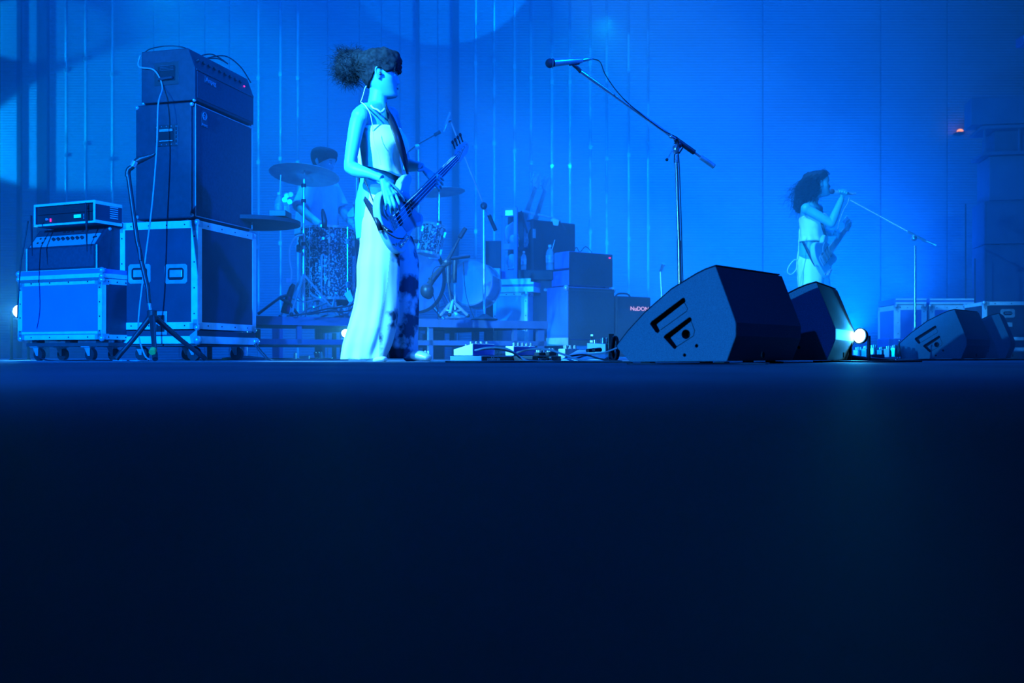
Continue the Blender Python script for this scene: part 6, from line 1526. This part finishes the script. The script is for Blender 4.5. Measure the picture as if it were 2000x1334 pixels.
# ------------------------------------------------------------------ the drummer
dD = 8.15; D_ = lambda px, py, dd=dD: at(px, py, dd)
dp = thing('person', V((gx(622, dD), dD, RH)), 'person in loose pale shirt seated behind the floor tom and crash cymbal', 'person')
f3 = V((.8, -.6, 0)); l3 = V((.6, .8, 0)); k3_ = MB()
k3_.loft([(D_(622, 470), l3 * .16, f3 * .13), (D_(622, 430), l3 * .14, f3 * .11), (D_(622, 390), l3 * .16, f3 * .12), (D_(624, 365), l3 * .18, f3 * .1), (D_(625, 352), l3 * .12, f3 * .06), (D_(627, 345), l3 * .06, f3 * .05)], 32)
HM3 = frame(D_(633, 318), (.93, -.3, -.22), (.31, .95, 0), (.2, -.07, .97))
k3_.tube([D_(626, 352), D_(631, 325)], [.055, .05], 16); head_mesh(k3_, HM3)
for sh, el, ha in (((605, 362, 8.0), (588, 405, 7.85), (628, 440, 7.6)), ((645, 360, 8.28), (664, 405, 8.3), (690, 440, 8.05))):
    a, b, c = D_(*sh), D_(*el), D_(*ha); k3_.ball(a, .055, n=14); k3_.tube(cr([a, b, c], 6), [.048, .04, .038, .033, .024], 16)
    w = (c - b).normalized(); dn = V((0, 0, -1))
    kn = [c + w * .07 + l3 * (.027 - .018 * i) for i in range(4)]
    hand(k3_, c, c + w * .035, kn, [q + dn * .035 - w * .01 for q in kn], [c + w * .02, c + w * .05 + dn * .02 + l3 * .03, c + w * .07 + dn * .03 + l3 * .02], mids=[q + w * .02 + dn * .02 for q in kn])
for s in (-1, 1):
    hp, kn_, ft_ = D_(622, 475) + l3 * s * .1, D_(640, 480) + f3 * .38 + l3 * s * .2, V((gx(640, dD), dD, RH + .06)) + f3 * .42 + l3 * s * .22
    k3_.tube(cr([hp, hp.lerp(kn_, .5), kn_], 4), [.09, .075, .06], 16); k3_.tube(cr([kn_, kn_.lerp(ft_, .5), ft_], 4), [.058, .05, .036], 16); k3_.tube([ft_ + V((0, 0, -.02)), ft_ + f3 * .14 + V((0, 0, -.03))], [.04, .03], 12)
k3o = link(fuse(k3_, .006, 3), 'body', M_SKIN, dp, True); person_head_parts(HM3, k3o)
sh_ = MB(); sh_.loft([(D_(620, 462), l3 * .2, f3 * .16), (D_(620, 420), l3 * .185, f3 * .15), (D_(621, 385), l3 * .185, f3 * .14), (D_(624, 362), l3 * .19, f3 * .115), (D_(625, 353), l3 * .13, f3 * .075), (D_(627, 347), l3 * .07, f3 * .06)], 48, mod=lambda t, s, c: 1 + .03 * (1 - s) * math.sin(7 * t) + .02 * math.sin(13 * t + 5 * s))
for sh, el in (((605, 362, 8.0), (588, 405, 7.85)), ((645, 360, 8.28), (664, 405, 8.3))): sh_.tube([D_(*sh), D_(*sh).lerp(D_(*el), .5), D_(*el)], [.065, .07, .075], 20)
link(fuse(sh_, .008, 2), 'shirt', M_SHIRT, dp, True)
tl = MB()
for s in (-1, 1):
    hp, kn_ = D_(622, 475) + l3 * s * .1, D_(640, 480) + f3 * .38 + l3 * s * .2; ft_ = V((gx(640, dD), dD, RH + .1)) + f3 * .42 + l3 * s * .22
    tl.tube(cr([hp, hp.lerp(kn_, .5), kn_, kn_.lerp(ft_, .5), ft_], 4), [.11, .095, .078, .065, .055], 18)
link(fuse(tl, .009, 2), 'trousers', M_PLAST, dp, True)
def line_d(phi):
    a = abs(math.degrees(math.atan2(math.sin(phi), math.cos(phi)))); return interp(min(max(a, .01), 179.9), [(0, .05), (40, .04), (75, .0), (110, -.05), (180, -.09)])
h3 = hair_cap(HM3, line_d, lambda p, t: .01 + .012 * math.sin(min(1, t * 1.3) * math.pi)); h3.build('hair', M_HAIR, dp, True)
stl = thing('drum_stool', V((gx(620, dD), dD, RH)), 'round stool under the seated person in the pale shirt', 'stool')
MB().cyl(D_(620, 492), D_(620, 480), .17, 28).build('seat', M_PLAST, stl); MB().cyl(V((gx(620, dD), dD, RH + .05)), D_(620, 492), .014, 12).build('post', M_CHROME, stl); stand_legs(stl, V((gx(620, dD), dD, RH)), .25, .24)

# ------------------------------------------------------------------ two guitars standing in the trunk
for (bx_, by_, nx_, ny_, lb) in ((1010, 465, 1043, 375, 'left of the two dim guitars standing in the open trunk'), (1032, 470, 1062, 380, 'right of the two dim guitars standing in the open trunk')):
    Bq = at(bx_, by_, 9.25 + (.15 if nx_ > 1050 else 0)); Nq = at(nx_, ny_, 9.45 + (.15 if nx_ > 1050 else 0)); dirn = (Nq - Bq).normalized(); guitar(Bq, Bq + dirn * .648 * .9, (.5, -.85, .1), .6, lb, 'electric_guitar', 6)
